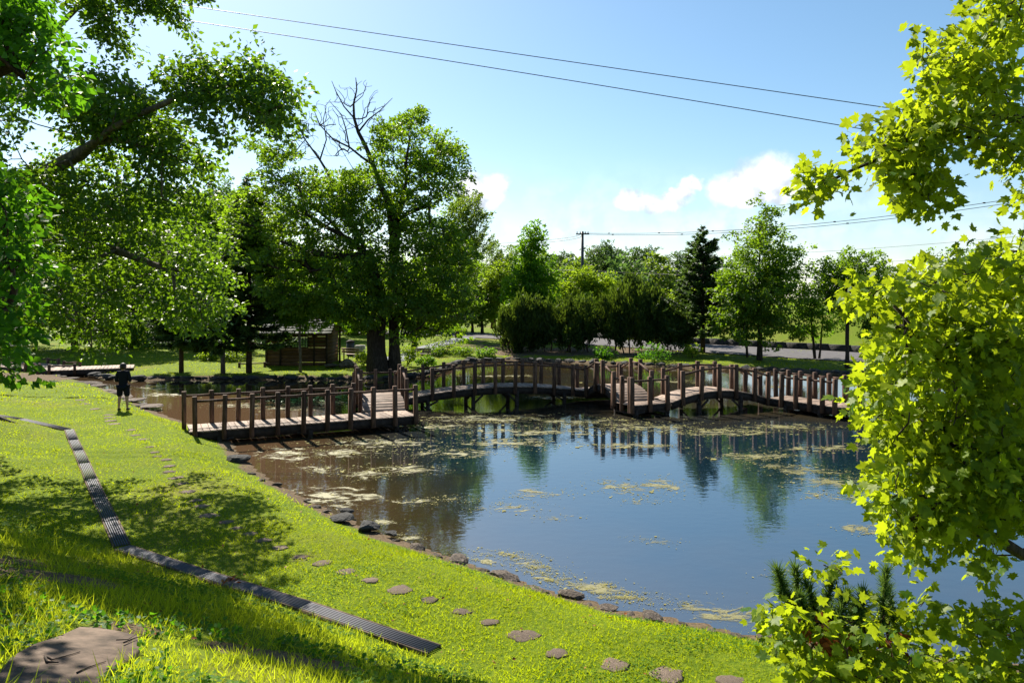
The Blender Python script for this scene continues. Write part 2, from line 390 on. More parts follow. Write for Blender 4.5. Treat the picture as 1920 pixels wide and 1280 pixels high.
def ground_z(x, y):
    x = np.asarray(x, float); y = np.asarray(y, float); shp = x.shape
    x = x.ravel(); y = y.ravel()
    pd = pond_dist(x, y)
    far = sstep(33, 40, y)
    lawn = 0.06 + 0.40 * sstep(0.0, 1.7, pd) * (1 - far) + far * (0.20 * sstep(0.0, 0.6, pd) + 0.20 * sstep(1, 9, pd))
    lawn = lawn + far * 0.35 * sstep(50, 75, y)
    z = np.where(pd > 0, lawn, -0.04 - 0.7 * sstep(0, 2.5, -pd))
    nb = unit(D2 - D1); nn = np.array([nb[1], -nb[0]])
    s1 = (x - D2[0]) * nn[0] + (y - D2[1]) * nn[1]
    mb_ = unit(D1 - D0); nm = np.array([mb_[1], -mb_[0]])
    s2 = (x - D1[0]) * nm[0] + (y - D1[1]) * nm[1]
    up = 0.42 * np.clip(s1 - 0.32, 0, None)
    up = 2.45 * (1 - np.exp(-up / 2.45 - 0.35 * (up / 2.45) ** 2)) * 1.12
    up = np.minimum(up, 2.45)
    side = 0.13 * np.clip(s2 - 0.35, 0, 9) * (1 - sstep(-3.0, 2.0, s1)) * (1 - sstep(26, 34, y))
    z = z + np.where(pd > 0, (up + side) * sstep(0, 2.0, pd), 0)
    rough = 0.02 * _noise(x, y, 2.1, .3) + 0.035 * _noise(x, y, .7, 1.9)
    z = z + np.where(pd > 0.3, rough, 0)
    # root mound of the big tree on the left
    z = z + 0.30 * np.exp(-((x + 16.2) ** 2 + (y - 21.6) ** 2) / 3.2)
    # grassy bank beyond the road
    q = (x - 17.1) * 0.59 + (y - 63.2) * 0.81
    z = z + 2.2 * sstep(1.0, 14.0, q) * sstep(2, 16, x + 0.0 * y) * (y > 40)
    z = z + 1.2 * sstep(90, 300, y)
    return z.reshape(shp)
def gz(x, y): return float(ground_z(np.array([x]), np.array([y]))[0])
def on_ground(px, py):                  # ground point that the photograph shows at a pixel
    lo, hi = 2.0, 400.0
    ds = np.concatenate([np.arange(2.5, 40, .05), np.arange(40, 400, .5)])
    X = (px - CX) / FPX * ds; Z = CAMZ + (HY - py) / FPX * ds
    g = ground_z(X, ds); k = np.argmax(Z < g)
    d = ds[k]
    return np.array([(px - CX) / FPX * d, d, g[k]])

def spacing(a, b, fine, lo, hi, grow=1.25):
    c = list(np.arange(a, b + 1e-6, fine)); s = fine
    while c[-1] < hi: s *= grow; c.append(c[-1] + s)
    s = fine; pre = []
    v = a
    while v > lo: s *= grow; v -= s; pre.append(v)
    return np.array(pre[::-1] + c)
gx = spacing(-19, 17, .21, -1600, 1600); gy = np.concatenate([spacing(2, 30, .19, -40, 31)[:-1], spacing(30.2, 60, .45, 30.19, 2200)[1:]])
XX, YY = np.meshgrid(gx, gy); ZZ = ground_z(XX, YY)
nxg, nyg = len(gx), len(gy)
ii = (np.arange(nyg - 1)[:, None] * nxg + np.arange(nxg - 1)[None]).ravel()
gm = MB(); gm.add(np.stack([XX, YY, ZZ], -1).reshape(-1, 3), None, np.stack([ii, ii + 1, ii + nxg + 1, ii + nxg], -1))
# bare earth: worn patches on the slope, the shoreline strip, under the hedge and the dirt landing on the left
fx, fy = XX.ravel(), YY.ravel()
fpd = pond_dist(fx, fy)
soil = np.zeros_like(fx)
STEPS = [(1370, 1277, 60), (1250, 1268, 74), (1152, 1247, 56), (1045, 1226, 44), (983, 1193, 70), (918, 1168, 34), (866, 1147, 38), (805, 1126, 30), (750, 1107, 50), (695, 1089, 40), (650, 1072, 48), (604, 1057, 46),
         (563, 1046, 30), (525, 1027, 42), (495, 1014, 40), (470, 1001, 34), (445, 990, 34), (424, 979, 34), (392, 967, 50), (378, 950, 34), (368, 938, 30), (352, 922, 34), (342, 907, 30), (330, 896, 36),
         (318, 884, 30), (317, 874, 30), (312, 862, 26), (296, 856, 24), (290, 848, 24), (283, 838, 24), (268, 824, 28), (254, 816, 26), (246, 806, 26), (214, 795, 30), (207, 789, 30), (206, 783, 30), (204, 778, 26), (178, 767, 26), (160, 757, 26), (150, 750, 24)]
def patch(c, r, s=1.0, e=0.5):
    global soil
    d = np.hypot(fx - c[0], fy - c[1]) / r + 0.35 * _noise(fx, fy, 2.7, c[0]) + .2 * _noise(fx, fy, 6.1, c[1])
    soil = np.maximum(soil, s * (1 - sstep(1 - e, 1 + e * .4, d)))
for px_, py_, r_ in ((60, 1075, .55), (150, 1090, .45), (10, 1050, .5), (560, 1235, .35), (640, 1250, .3), (430, 1215, .3), (250, 1180, .35)):
    patch(on_ground(px_, py_), r_, .9)
soil = np.maximum(soil, (1 - sstep(.10, .55, np.abs(fpd) + .16 * _noise(fx, fy, 2.3, .5))) * .9)
soil = np.maximum(soil, (fpd < 0) * 1.0)
patch((-26, 40.0), 3.6, 1.0); patch((-29.5, 39.2), 3.4, 1.0); patch((-16.2, 21.4), 1.1, .7)
for i_, (px_, py_, w_) in enumerate(STEPS[:26]):
    if i_ % 3 != 1: p_ = on_ground(px_, py_); patch(p_, .16 + .2 * ((i_ * 7) % 5) / 5, .42, .7)
for hx_ in (0.5, 3, 5.5, 8, 10): patch((hx_, 58.0 - .15 * hx_), 3.2, .9)
for px_, py_, r_ in ((905, 650, 3.2), (880, 640, 2.5), (925, 612, 5.0)): patch(on_ground(px_, py_), r_, .5)
gm.A = [soil]
def ground_mat():
    m, n, l, out = mat('grass_and_earth')
    at = N(n, 'ShaderNodeAttribute', attribute_name='tint')
    ge = N(n, 'ShaderNodeNewGeometry')
    def nz(s, d=6, r=.6):
        k = N(n, 'ShaderNodeTexNoise'); k.inputs['Scale'].default_value = s; k.inputs['Detail'].default_value = d; k.inputs['Roughness'].default_value = r
        l.new(ge.outputs['Position'], k.inputs['Vector']); return k
    a, b, c = nz(1.1), nz(14, 8, .7), nz(.23, 4)
    r1 = N(n, 'ShaderNodeValToRGB'); e = r1.color_ramp.elements
    e[0].position = .3; e[0].color = (.045, .085, .004, 1); e[1].position = .72; e[1].color = (.190, .215, .010, 1)
    x = e.new(.5); x.color = (.105, .155, .006, 1); l.new(b.outputs['Fac'], r1.inputs[0])
    r2 = N(n, 'ShaderNodeMixRGB', blend_type='MIX'); r2.inputs[2].default_value = (.17, .155, .03, 1)
    mr = N(n, 'ShaderNodeMapRange', interpolation_type='SMOOTHSTEP'); mr.inputs['From Min'].default_value = .48; mr.inputs['From Max'].default_value = .72; mr.inputs['To Max'].default_value = .7
    l.new(c.outputs['Fac'], mr.inputs['Value']); l.new(mr.outputs[0], r2.inputs[0]); l.new(r1.outputs[0], r2.inputs[1])
    r3 = N(n, 'ShaderNodeValToRGB'); e = r3.color_ramp.elements
    e[0].position = .3; e[0].color = (.045, .030, .018, 1); e[1].position = .75; e[1].color = (.20, .145, .09, 1); l.new(b.outputs['Fac'], r3.inputs[0])
    sm = N(n, 'ShaderNodeMath', operation='MULTIPLY_ADD'); sm.inputs[1].default_value = .7; l.new(a.outputs['Fac'], sm.inputs[0]); l.new(at.outputs['Fac'], sm.inputs[2])
    sr = N(n, 'ShaderNodeMapRange', interpolation_type='SMOOTHSTEP'); sr.inputs['From Min'].default_value = .6; sr.inputs['From Max'].default_value = .95
    l.new(sm.outputs[0], sr.inputs['Value'])
    mx = N(n, 'ShaderNodeMixRGB'); l.new(sr.outputs[0], mx.inputs[0]); l.new(r2.outputs[0], mx.inputs[1]); l.new(r3.outputs[0], mx.inputs[2])
    pb = N(n, 'ShaderNodeBsdfPrincipled'); pb.inputs['Roughness'].default_value = .95; pb.inputs['Specular IOR Level'].default_value = .1
    l.new(mx.outputs[0], pb.inputs['Base Color'])
    bp = N(n, 'ShaderNodeBump'); bp.inputs['Strength'].default_value = .8; bp.inputs['Distance'].default_value = .05
    l.new(b.outputs['Fac'], bp.inputs['Height']); l.new(bp.outputs[0], pb.inputs['Normal']); l.new(pb.outputs[0], out.inputs[0])
    return m
gm.build('ground', ground_mat(), smooth=True, kind='structure', label='grassy park ground with worn earth along the pond shore')

# ------------------------------------------------------------------ pond water
def water_mat():
    m, n, l, out = mat('pond_water')
    ge = N(n, 'ShaderNodeNewGeometry')
    at = N(n, 'ShaderNodeAttribute', attribute_name='tint')
    k = N(n, 'ShaderNodeTexNoise'); k.inputs['Scale'].default_value = .5; k.inputs['Detail'].default_value = 6
    l.new(ge.outputs['Position'], k.inputs['Vector'])
    ad = N(n, 'ShaderNodeMath', operation='MULTIPLY_ADD'); ad.inputs[1].default_value = .35; l.new(k.outputs['Fac'], ad.inputs[0]); l.new(at.outputs['Fac'], ad.inputs[2])
    mx = N(n, 'ShaderNodeValToRGB'); e = mx.color_ramp.elements
    e[0].position = .22; e[0].color = (.005, .016, .026, 1); e[1].position = 1.0; e[1].color = (.105, .062, .034, 1)
    x = e.new(.55); x.color = (.036, .027, .013, 1)
    l.new(ad.outputs[0], mx.inputs[0])
    mp = N(n, 'ShaderNodeMapping'); mp.inputs['Scale'].default_value = (1.0, 1.5, 1)
    l.new(ge.outputs['Position'], mp.inputs['Vector'])
    w1 = N(n, 'ShaderNodeTexNoise'); w1.inputs['Scale'].default_value = 3.2; w1.inputs['Detail'].default_value = 3; l.new(mp.outputs[0], w1.inputs['Vector'])
    bp = N(n, 'ShaderNodeBump'); bp.inputs['Strength'].default_value = .055; bp.inputs['Distance'].default_value = .05
    l.new(w1.outputs['Fac'], bp.inputs['Height'])
    pb = N(n, 'ShaderNodeBsdfPrincipled'); pb.inputs['Roughness'].default_value = .02; pb.inputs['IOR'].default_value = 3.6
    l.new(mx.outputs[0], pb.inputs['Base Color']); l.new(bp.outputs[0], pb.inputs['Normal']); l.new(pb.outputs[0], out.inputs[0])
    return m
wx = np.linspace(-33, 33, 90); wy = np.linspace(7, 60, 80)
WX, WY = np.meshgrid(wx, wy)
wpd = pond_dist(WX, WY).reshape(WX.shape)
shallow = sstep(-7, 0, wpd) * .25 + .55 * sstep(1.0, -7.0, WX + .28 * (WY - 14)) * sstep(40, 30, WY) + .30 * sstep(22, 30, WY)
wmb = MB(); jj = (np.arange(79)[:, None] * 90 + np.arange(89)[None]).ravel()
keep = (wpd.ravel()[jj] < 1.5)
jj = jj[keep]
wmb.add(np.stack([WX, WY, np.zeros_like(WX)], -1).reshape(-1, 3), None, np.stack([jj, jj + 1, jj + 91, jj + 90], -1))
wmb.A = [np.clip(shallow.ravel(), 0, 1)]
wmb.build('pond_water', water_mat(), kind='structure', label='still pond water mirroring sky and trees')

# ------------------------------------------------------------------ road, path and added dark strip beyond the pond
def ribbon(name, A, B, material, dz, n=60, **tags):
    """strip between two polylines, laid on the ground"""
    A, B = np.array(A, float), np.array(B, float)
    def res(Pl):
        t = np.concatenate([[0], np.cumsum(np.hypot(*np.diff(Pl, axis=0).T))]); s = np.linspace(0, t[-1], n)
        return np.stack([np.interp(s, t, Pl[:, 0]), np.interp(s, t, Pl[:, 1])], -1)
    a, b = res(A), res(B); m_ = 7; mb = MB(); V = []
    for i in range(m_):
        f = i / (m_ - 1); q = a * (1 - f) + b * f
        V.append(np.column_stack([q, ground_z(q[:, 0], q[:, 1]) + dz]))
    V = np.array(V); Q = [(i * n + k, i * n + k + 1, (i + 1) * n + k + 1, (i + 1) * n + k) for i in range(m_ - 1) for k in range(n - 1)]
    mb.add(V.reshape(-1, 3), None, Q)
    return mb.build(name, material, smooth=True, kind='structure', **tags)
ribbon('road', [(-40, 92), (-8, 74), (14.5, 55.0), (24, 47.2), (60, 22)], [(-38, 98), (-5, 80.5), (17.0, 62.0), (27, 54.0), (66, 27)], M['asphalt'], .05,
       label='pale asphalt road beyond the pond trees')
ribbon('footpath', [(-9.2, 49.0), (-8.0, 58), (-5.0, 72)], [(-7.6, 48.6), (-6.2, 57.5), (-3.2, 71.0)], M['path'], .03, label='grey footpath behind the big old tree')
kp = np.array([(-5.1, 80.8), (17.1, 62.3), (27.1, 54.3), (66, 27.3)])
kw = empty('dark_road_strip', (19.1, 65.7, gz(19.1, 65.7)), label='low dark strip added for the shadow band along the far side of the road', cat='wall')  # added row of dark blocks standing in for a shadow band on the road
t_ = np.concatenate([[0], np.cumsum(np.hypot(*np.diff(kp, axis=0).T))])
for k in range(40):
    s0 = k * 1.6 + 14; s1 = s0 + 1.56
    a = np.array([np.interp(s0, t_, kp[:, 0]), np.interp(s0, t_, kp[:, 1])]); b = np.array([np.interp(s1, t_, kp[:, 0]), np.interp(s1, t_, kp[:, 1])])
    c = (a + b) / 2; u_ = unit(b - a); mb = MB()
    bevel_box(mb, (c[0] - 19.1, c[1] - 65.7, gz(*c) - gz(19.1, 65.7) + .15), .78, .16, .38, .03, (u_[0], u_[1], 0), (-u_[1], u_[0], 0))
    mb.build('strip_block', M['darkstone'], kw)
# ------------------------------------------------------------------ slotted drain in three runs
def drain_run(a, b, label, width=.235, plen=1.9, trim=(0, 0)):
    a, b = np.array(a, float), np.array(b, float); u_ = unit(b - a); v_ = np.array([-u_[1], u_[0]])
    a = a + u_ * trim[0]; b = b - u_ * trim[1]; L = np.linalg.norm(b - a); n = max(1, int(round(L / plen))); pl = L / n
    base = np.array([a[0], a[1], gz(*a)])
    root = empty('drain_channel', base, label=label, cat='drain', group='slotted drain at the foot of the slope')
    meb = MB(); box(meb, (0, 0, 0), pl * .5, .0085, .007); me_bar = meb.mesh('bar'); me_bar.materials.append(M['steel'])
    mec = MB(); box(mec, (0, 0, 0), .007, width * .5 - .035, .012); me_x = mec.mesh('cross_bar'); me_x.materials.append(M['pit'])
    rz = math.atan2(u_[1], u_[0])
    for k in range(n):
        c0, c1 = a + u_ * (k * pl), a + u_ * ((k + 1) * pl); c = (c0 + c1) / 2
        z0, z1 = gz(*c0), gz(*c1); z = (z0 + z1) / 2 + .028; pitch = -math.atan2(z1 - z0, pl)
        g = MB(); box(g, (0, 0, -.055), pl * .5, width * .5 - .02, .02)
        gr = g.build('grate', M['pit'], root); gr.location = (c[0] - base[0], c[1] - base[1], z - base[2]); gr.rotation_euler = (0, pitch, rz)
        for s in (-1, 1):
            e = MB(); bevel_box(e, (0, s * (width * .5 + .002), -.034), pl * .5, .012, .042, .004); e.build('kerb_strip', M['cover'], gr)
        for i in range(6):
            o = obj('bar', me_bar, None, gr); o.location = (0, (i - 2.5) * (width - .05) / 5.4, 0)
        for i in range(2):
            o = obj('cross_bar', me_x, None, gr); o.location = ((i - .5) * pl * .5, 0, -.024)
    return root
drain_run((-19.5, 25.2), D0, 'pale end of the steel drain running towards the old tree roots', trim=(0, .1))
drain_run(D0, D1, 'steel slotted drain run crossing the shaded lawn up to its bend', trim=(0, .12))
drain_run(D1, D2, 'steel slotted drain run along the foot of the grassy slope ending in the lawn', trim=(.0, 0))
def seg_d(x, y, a, b):
    e = b - a; t = np.clip(((x - a[0]) * e[0] + (y - a[1]) * e[1]) / (e @ e), 0, 1)
    return np.hypot(x - a[0] - t * e[0], y - a[1] - t * e[1])

# ------------------------------------------------------------------ stones
def rock_mesh(seed, flat=.55, n=2, rough=.22):
    import bmesh
    rng = np.random.default_rng(seed); bm = bmesh.new(); bmesh.ops.create_icosphere(bm, subdivisions=n, radius=1.0)
    d = unit(rng.standard_normal((14, 3))); h = rng.uniform(.42, .9, 14)
    for v in bm.verts:
        p = np.array(v.co)
        for k in range(14):                                   # cut by random planes: facets
            t = p @ d[k] - h[k]
            if t > 0: p = p - d[k] * t * .97
        p = p * (1 + rough * .2 * rng.standard_normal()); p[2] *= flat
        v.co = p
    me = bpy.data.meshes.new('rock'); bm.to_mesh(me); bm.free()
    return me
ROCKS = [rock_mesh(s, f) for s, f in ((1, .5), (2, .62), (3, .45), (4, .7), (5, .55), (6, .8))]
ROCKS_D = [m.copy() for m in ROCKS]
for m in ROCKS: m.materials.append(M['stone'])
for m in ROCKS_D: m.materials.append(M['darkstone'])
rngS = np.random.default_rng(11)
def rock(name, p, s, label, group, dark=False, sink=.3, cat='rock', k=None, asp=1.3):
    me = (ROCKS_D if dark else ROCKS)[int(rngS.integers(6)) if k is None else k]
    o = obj(name, me, None, None, label=label, cat=cat, group=group)
    o.location = (p[0], p[1], p[2] + s * .55 * (1 - 2 * sink)); o.scale = (s * asp, s, s * rngS.uniform(.6, 1.0)); o.rotation_euler = (0, 0, rngS.uniform(0, 6.28))
    return o
# rocks edging the near shore
for i, (px_, py_, w_) in enumerate([(1432, 1196, 60), (1330, 1186, 56), (1282, 1171, 34), (1220, 1160, 78), (1142, 1140, 70), (1066, 1117, 56), (1010, 1108, 78), (946, 1082, 80), (855, 1051, 64),
                                    (780, 1027, 70), (540, 930, 44), (575, 938, 36), (490, 902, 40), (452, 868, 34), (520, 908, 32), (430, 843, 34), (590, 950, 44),
                                    (742, 1013, 36), (612, 958, 40), (470, 889, 28), (418, 826, 30), (390, 812, 30), (500, 913, 25),
                                    (820, 1043, 40), (905, 1071, 40), (1105, 1133, 40), (1182, 1152, 36), (1380, 1193, 44)]):
    p = G(px_, py_, .08); d = p[1]
    rock('shore_rock', p, w_ / FPX * d * .40 * rngS.uniform(.6, 1.05) * (1 if i < 11 else .75), ('brown weathered rock half sunk in grass beside the open blue water' if i < 10 or i in (23, 24, 25, 26, 27) else 'low brown stone at the muddy shore near the bridge end'), 'rocks edging the near shore', sink=.45, asp=1.5)
for px_, py_, w_, lb in ((640, 978, 52, 'dark wet rock at the shore with a small upright stone on it'), (690, 993, 56, 'largest dark wedge-shaped rock at the muddy water edge'),
                         (648, 962, 26, 'small upright dark stone standing on a flat shore rock'), (446, 864, 42, 'dark jagged rock clump at the shore near the bridge end'),
                         (735, 1003, 30, 'small dark rock between the wedge-shaped rock and the grass')):
    p = G(px_, py_, .10); rock('dark_rock', p, w_ / FPX * p[1] * .5, lb, 'dark rocks in the muddy corner', True, .25)
for i in range(26):                                        # pale flat stones up the shore to the left
    t = i / 25; px_ = 285 - t * 215 + rngS.uniform(-6, 6); py_ = np.interp(px_, [70, 110, 160, 205, 245, 290], [703.5, 708.5, 719.5, 733.5, 749, 771]) + rngS.uniform(-2, 2)
    p = G(px_, py_, .06)
    o = rock('flat_stone', p, rngS.uniform(.22, .5), 'flat pale stone on the earthy shore between standing person and boardwalk', 'flat stones along the earthy shore', k=int(rngS.integers(3)), asp=1.5); o.scale[2] *= .5
# rock edging of the far bank, shade put into its dark colour
far_pts = [G(a, b, .05)[:2] for a, b in _far[1:]]
far_pts = np.array(far_pts); tt = np.concatenate([[0], np.cumsum(np.hypot(*np.diff(far_pts, axis=0).T))])
s = 0.0
while s < tt[-1]:
    w_ = rngS.uniform(.45, 1.0); x = np.interp(s + w_ / 2, tt, far_pts[:, 0]); y = np.interp(s + w_ / 2, tt, far_pts[:, 1])
    where = ('under the lawn of the big tree' if s < 24 else 'below the dark clipped pines' if x < 9 else 'below the roadside trees')
    o = rock('bank_rock', (x, y + .05, .08), w_ * .46, 'rock darkened for shade in the pond edging ' + where, 'rock edging ' + where, True, .28, asp=1.15)
    s += w_ * rngS.uniform(.85, 1.1)
# stepping stones
def slab_mesh(seed, n=15, th=.05):
    rng = np.random.default_rng(seed); a = np.arange(n) / n * 2 * np.pi + rng.uniform(-.15, .15, n)
    r = rng.uniform(.78, 1.15, n); mb = MB()
    top = np.column_stack([r * np.cos(a), r * np.sin(a), np.full(n, 0.0)]); low = top * 1.05 - [0, 0, th]
    mid = top * .86 + np.column_stack([np.zeros((n, 2)), rng.uniform(.003, .010, n)])
    V = np.vstack([low, top, mid, [[0, 0, .008]]]); Q = []; T = []
    for i in range(n):
        j = (i + 1) % n; Q += [(i, j, n + j, n + i), (n + i, n + j, 2 * n + j, 2 * n + i)]; T.append((2 * n + i, 2 * n + j, 3 * n))
    mb.add(V, T, Q); me = mb.mesh('slab', False); me.materials.append(M['slab']); return me
SLABS = [slab_mesh(s) for s in range(20, 26)]
STEP_XY = []
for i, (px_, py_, w_) in enumerate(STEPS):
    p = on_ground(px_, py_); d = p[1]; rad = max(.13, w_ / FPX * d * (.50 if d < 10.5 else .42))
    if d > 17: rad = min(rad, .22)
    o = obj('stepping_stone', SLABS[i % 6], None, None, label=('rough stepping stone in the sunny lawn between drain end and shore rocks' if i < 14 else 'weathered stepping stone on the dappled shady stretch of lawn' if i < 31 else 'small pale stepping stone behind the standing person'), cat='stepping stone', group='stepping stones across the lawn')
    o.location = (p[0], p[1], p[2] + .003); o.scale = (rad, rad * rngS.uniform(.75, 1.0), 1); o.rotation_euler = (0, 0, rngS.uniform(-.4, .4))
    STEP_XY.append((p[0], p[1], rad))
STEP_XY = np.array(STEP_XY)
# sandstone slab on the slope with twigs lying on it
outl = [(-20, 1290), (20, 1243), (62, 1222), (110, 1205), (150, 1186), (178, 1184), (215, 1193), (258, 1203), (262, 1228), (240, 1250), (205, 1272), (190, 1300), (120, 1325), (30, 1325)]
cov = np.array([on_ground(a, b) for a, b in outl]); c0 = cov.mean(0)
A_ = np.column_stack([cov[:, :2], np.ones(len(cov))]); cf = np.linalg.lstsq(A_, cov[:, 2], rcond=None)[0]
top = np.column_stack([cov[:, :2], A_ @ cf + .035]); n_ = len(top); mbs = MB()
ins = c0 + (top - c0) * .97 + [0, 0, .014]; ins[:, 2] = np.column_stack([ins[:, :2], np.ones(n_)]) @ cf + .05
cen = np.array([[c0[0], c0[1], np.array([c0[0], c0[1], 1]) @ cf + .05]])
Q = []; T = []
for i in range(n_):
    j = (i + 1) % n_; Q += [(i, i + n_, j + n_, j), (n_ + i, 2 * n_ + i, 2 * n_ + j, n_ + j)]; T.append((2 * n_ + i, 3 * n_, 2 * n_ + j))
mbs.add(np.vstack([top - [0, 0, .12], top, ins, cen]) - c0, T, Q)
so = mbs.build('stone_slab', M['cover'], label='large flat brown stone slab, darkened for the shade on the slope, with twigs on it', cat='slab'); so.location = tuple(c0)
COVER = top[:, :2]
def cover_pt(px_, py_, h=.06):
    d = np.arange(2.5, 9, .005); X = (px_ - CX) / FPX * d; Z = CAMZ + (HY - py_) / FPX * d
    pl = X * cf[0] + d * cf[1] + cf[2] + h; k = np.argmax(Z < pl); return np.array([X[k], d[k], pl[k]])
for k, (pts, r_, lb) in enumerate((([(84, 1228), (98, 1236), (120, 1230), (150, 1221)], .007, 'dark forked twig curled on the brown slab'),
                                   ([(144, 1260), (165, 1250), (198, 1239)], .006, 'thin pale-edged twig lying across the brown slab'),
                                   ([(232, 1204), (250, 1196), (272, 1190)], .007, 'dead twig at the grassy edge of the slab'),
                                   ([(218, 1199), (240, 1198), (256, 1188)], .005, 'short dead twig beside the slab corner'))):
    mb = MB(); q = np.array([cover_pt(a, b, .058 if k < 2 else .07) for a, b in pts]); tube(mb, q - q[0], np.linspace(r_, r_ * .5, len(q)), 5)
    if k == 0:
        q2 = np.array([cover_pt(84, 1228, .06), cover_pt(88, 1240, .06), cover_pt(110, 1241, .06)]); tube(mb, q2 - q[0], [.008, .009, .004], 5)
    o = mb.build('twig', M['litter'], label=lb, cat='twig'); o.location = tuple(q[0])
# ------------------------------------------------------------------ wooden bridges
PW = .140
_pm = MB(); bevel_box(_pm, (0, 0, .5), PW / 2, PW / 2, .5, .012); POST_ME = _pm.mesh('post'); POST_ME.materials.append(M['post'])
def bridge(label, p0, p1, width, zf, near, far, piers=(), extra=(), ph=1.07, rail_h=.92, by_t=False, name='footbridge', beam=.26, cat='bridge', plank=.2, group='sections of the zigzag pond bridge'):
    """deck between the line p0-p1 and its parallel `width` to the left; zf(t) is the deck height"""
    p0, p1 = np.array(p0, float), np.array(p1, float); e = p1 - p0; L = np.linalg.norm(e); u_ = e / L; n_ = np.array([-u_[1], u_[0]])
    base = np.array([p0[0], p0[1], 0.0])
    root = empty(name, base, label=label, cat=cat, group=group)
    def at(t, off=0.0): q = p0 + e * t + n_ * off - base[:2]; return np.array([q[0], q[1], zf(t)])
    ts = np.linspace(0, 1, 200); arc = np.concatenate([[0], np.cumsum(np.hypot(np.diff(ts) * L, np.diff([zf(t) for t in ts])))])
    n = max(2, int(round(arc[-1] / plank))); pl = arc[-1] / n
    pm = MB(); bevel_box(pm, (0, 0, 0), pl * .475, width / 2 + .02, .022, .006); pme = pm.mesh('plank'); pme.materials.append(M['deck'])
    rz = math.atan2(u_[1], u_[0]); rr = random.Random(int(abs(p0[0]) * 100))
    for k in range(n):
        t = np.interp((k + .5) * pl, arc, ts); t0, t1 = np.interp(k * pl, arc, ts), np.interp((k + 1) * pl, arc, ts)
        o = obj('plank', pme, None, root); c = at(t, width / 2)
        o.location = (c[0], c[1], c[2] - .022 + rr.uniform(-.003, .003)); o.rotation_euler = Matrix.Rotation(rz, 3, 'Z').to_4x4().to_euler()
        pitch = math.atan2(zf(t1) - zf(t0), (t1 - t0) * L); o.rotation_euler = (Matrix.Rotation(rz, 4, 'Z') @ Matrix.Rotation(-pitch, 4, 'Y')).to_euler()
    for off in (.05, width - .05):
        b = MB(); m_ = 15; V = []
        for t in np.linspace(.004, .996, m_):
            c = at(t, off); nn3 = np.array([n_[0], n_[1], 0]) * .045
            for dz, sg in ((-.05, -1), (-.05, 1), (-.05 - beam, 1), (-.05 - beam, -1)): V.append(c + sg * nn3 + [0, 0, dz])
        Q = [(0, 1, 2, 3), (m_ * 4 - 1, m_ * 4 - 2, m_ * 4 - 3, m_ * 4 - 4)]
        for i in range(m_ - 1):
            for k in range(4): Q.append((i * 4 + k, i * 4 + 4 + k, i * 4 + 4 + (k + 1) % 4, i * 4 + (k + 1) % 4))
        b.add(V, None, Q); b.build('side_beam', M['beam'], root)
    def tp(px_, off):
        q = p0 + n_ * off; v = (px_ - CX) / FPX; return (v * q[1] - q[0]) / (e[0] - v * e[1])
    def post(c, h=ph, below=.30):
        o = obj('post', POST_ME, None, root); o.location = (c[0], c[1], c[2] - below); o.scale = (1, 1, h + below); o.rotation_euler = (rr.gauss(0, .012), rr.gauss(0, .012), rz + rr.uniform(-.06, .06))
    def rails(pts, round_=True):
        for a, b in zip(pts[:-1], pts[1:]):
            q = np.array([a, b]) + [0, 0, rail_h]; d_ = unit(q[1] - q[0]); q[0] += d_ * .03; q[1] -= d_ * .03
            mb = MB(); mid = (q[0] + q[1]) / 2; tube(mb, [q[0], mid + [0, 0, -.006], q[1]], [.043, .041, .043], 8); mb.build('rail', M['post'], root, smooth=False)
    for lst, off in ((near, -.055), (far, width + .055)):
        if lst is None: continue
        pts = [at(t if by_t else tp(t, off), off) for t in lst]
        for c in pts: post(c)
        rails(pts)
    for poly, zz in extra:
        pts = [np.array([a[0] - base[0], a[1] - base[1], zz]) for a in poly]
        for c in pts: post(c)
        rails(pts)
    for t in piers:
        for off in (.02, width - .02):
            c = at(t, off); mb = MB(); z1 = c[2] - .2; bevel_box(mb, (c[0], c[1], (z1 - .9) / 2), .07, .07, (z1 + .9) / 2, .01, (*u_, 0), (*n_, 0)); mb.build('pier', M['beam'], root)
            mb = MB(); s_ = 1 if t < .5 else -1
            tube(mb, [c + [u_[0] * s_ * .42, u_[1] * s_ * .42, -.28], c + [0, 0, -c[2] - .02 - .0 + .12]], [.045, .045], 6); mb.build('brace', M['beam'], root)
        a_, b_ = at(t, -.1), at(t, width + .1); mb = MB(); tube(mb, [a_ - [0, 0, .36], b_ - [0, 0, .36]], [.06, .06], 8); mb.build('cross_beam', M['beam'], root)
    return root
flat = lambda z: (lambda t: z)
arch = lambda z0, z1, r: (lambda t: z0 + (z1 - z0) * t + r * 4 * t * (1 - t))
hump = lambda z0, r: (lambda t: z0 + r * math.sin(math.pi * min(1, max(0, t))) ** .8)
bridge('straight level bridge section starting at the grassy near shore', (-9.85, 22.6), (-3.3, 25.75), 1.4, flat(.45),
       [366, 420, 472, 521, 569, 614, 657, 700, 741, 780], [345, 397, 446, 493, 539, 582, 624, 662], piers=(.12, .5, .9))
cB0, cB1 = np.array([-4.62, 26.72]), np.array([-5.5, 29.72]); uB = unit(cB1 - cB0); nB = np.array([-uB[1], uB[0]])
bridge('short steep humped bridge section in front of the big double trunk', cB0 - nB * .78, cB1 - nB * .78, 1.56, hump(.456, .46), [.03, .36, .63, .97], [.03, .36, .63, .97], by_t=True)
def zC(t):
    s_ = (t - .19) / (.86 - .19); return .462 + (.34 * 4 * s_ * (1 - s_) if 0 < s_ < 1 else 0)
lc = lambda x: (x, 30.2 + (x + 3.9) * .2917)
bridge('long gently arched bridge section on braced piers', lc(-6.4), lc(5.0), 1.45, zC, [811, 851, 890, 929, 966, 1003, 1039, 1074, 1099],
       [676, 704, 732, 760, 793, 832, 870, 906, 943, 979, 1014, 1048, 1082, 1120, 1160], piers=(.26, .42, .58, .76))
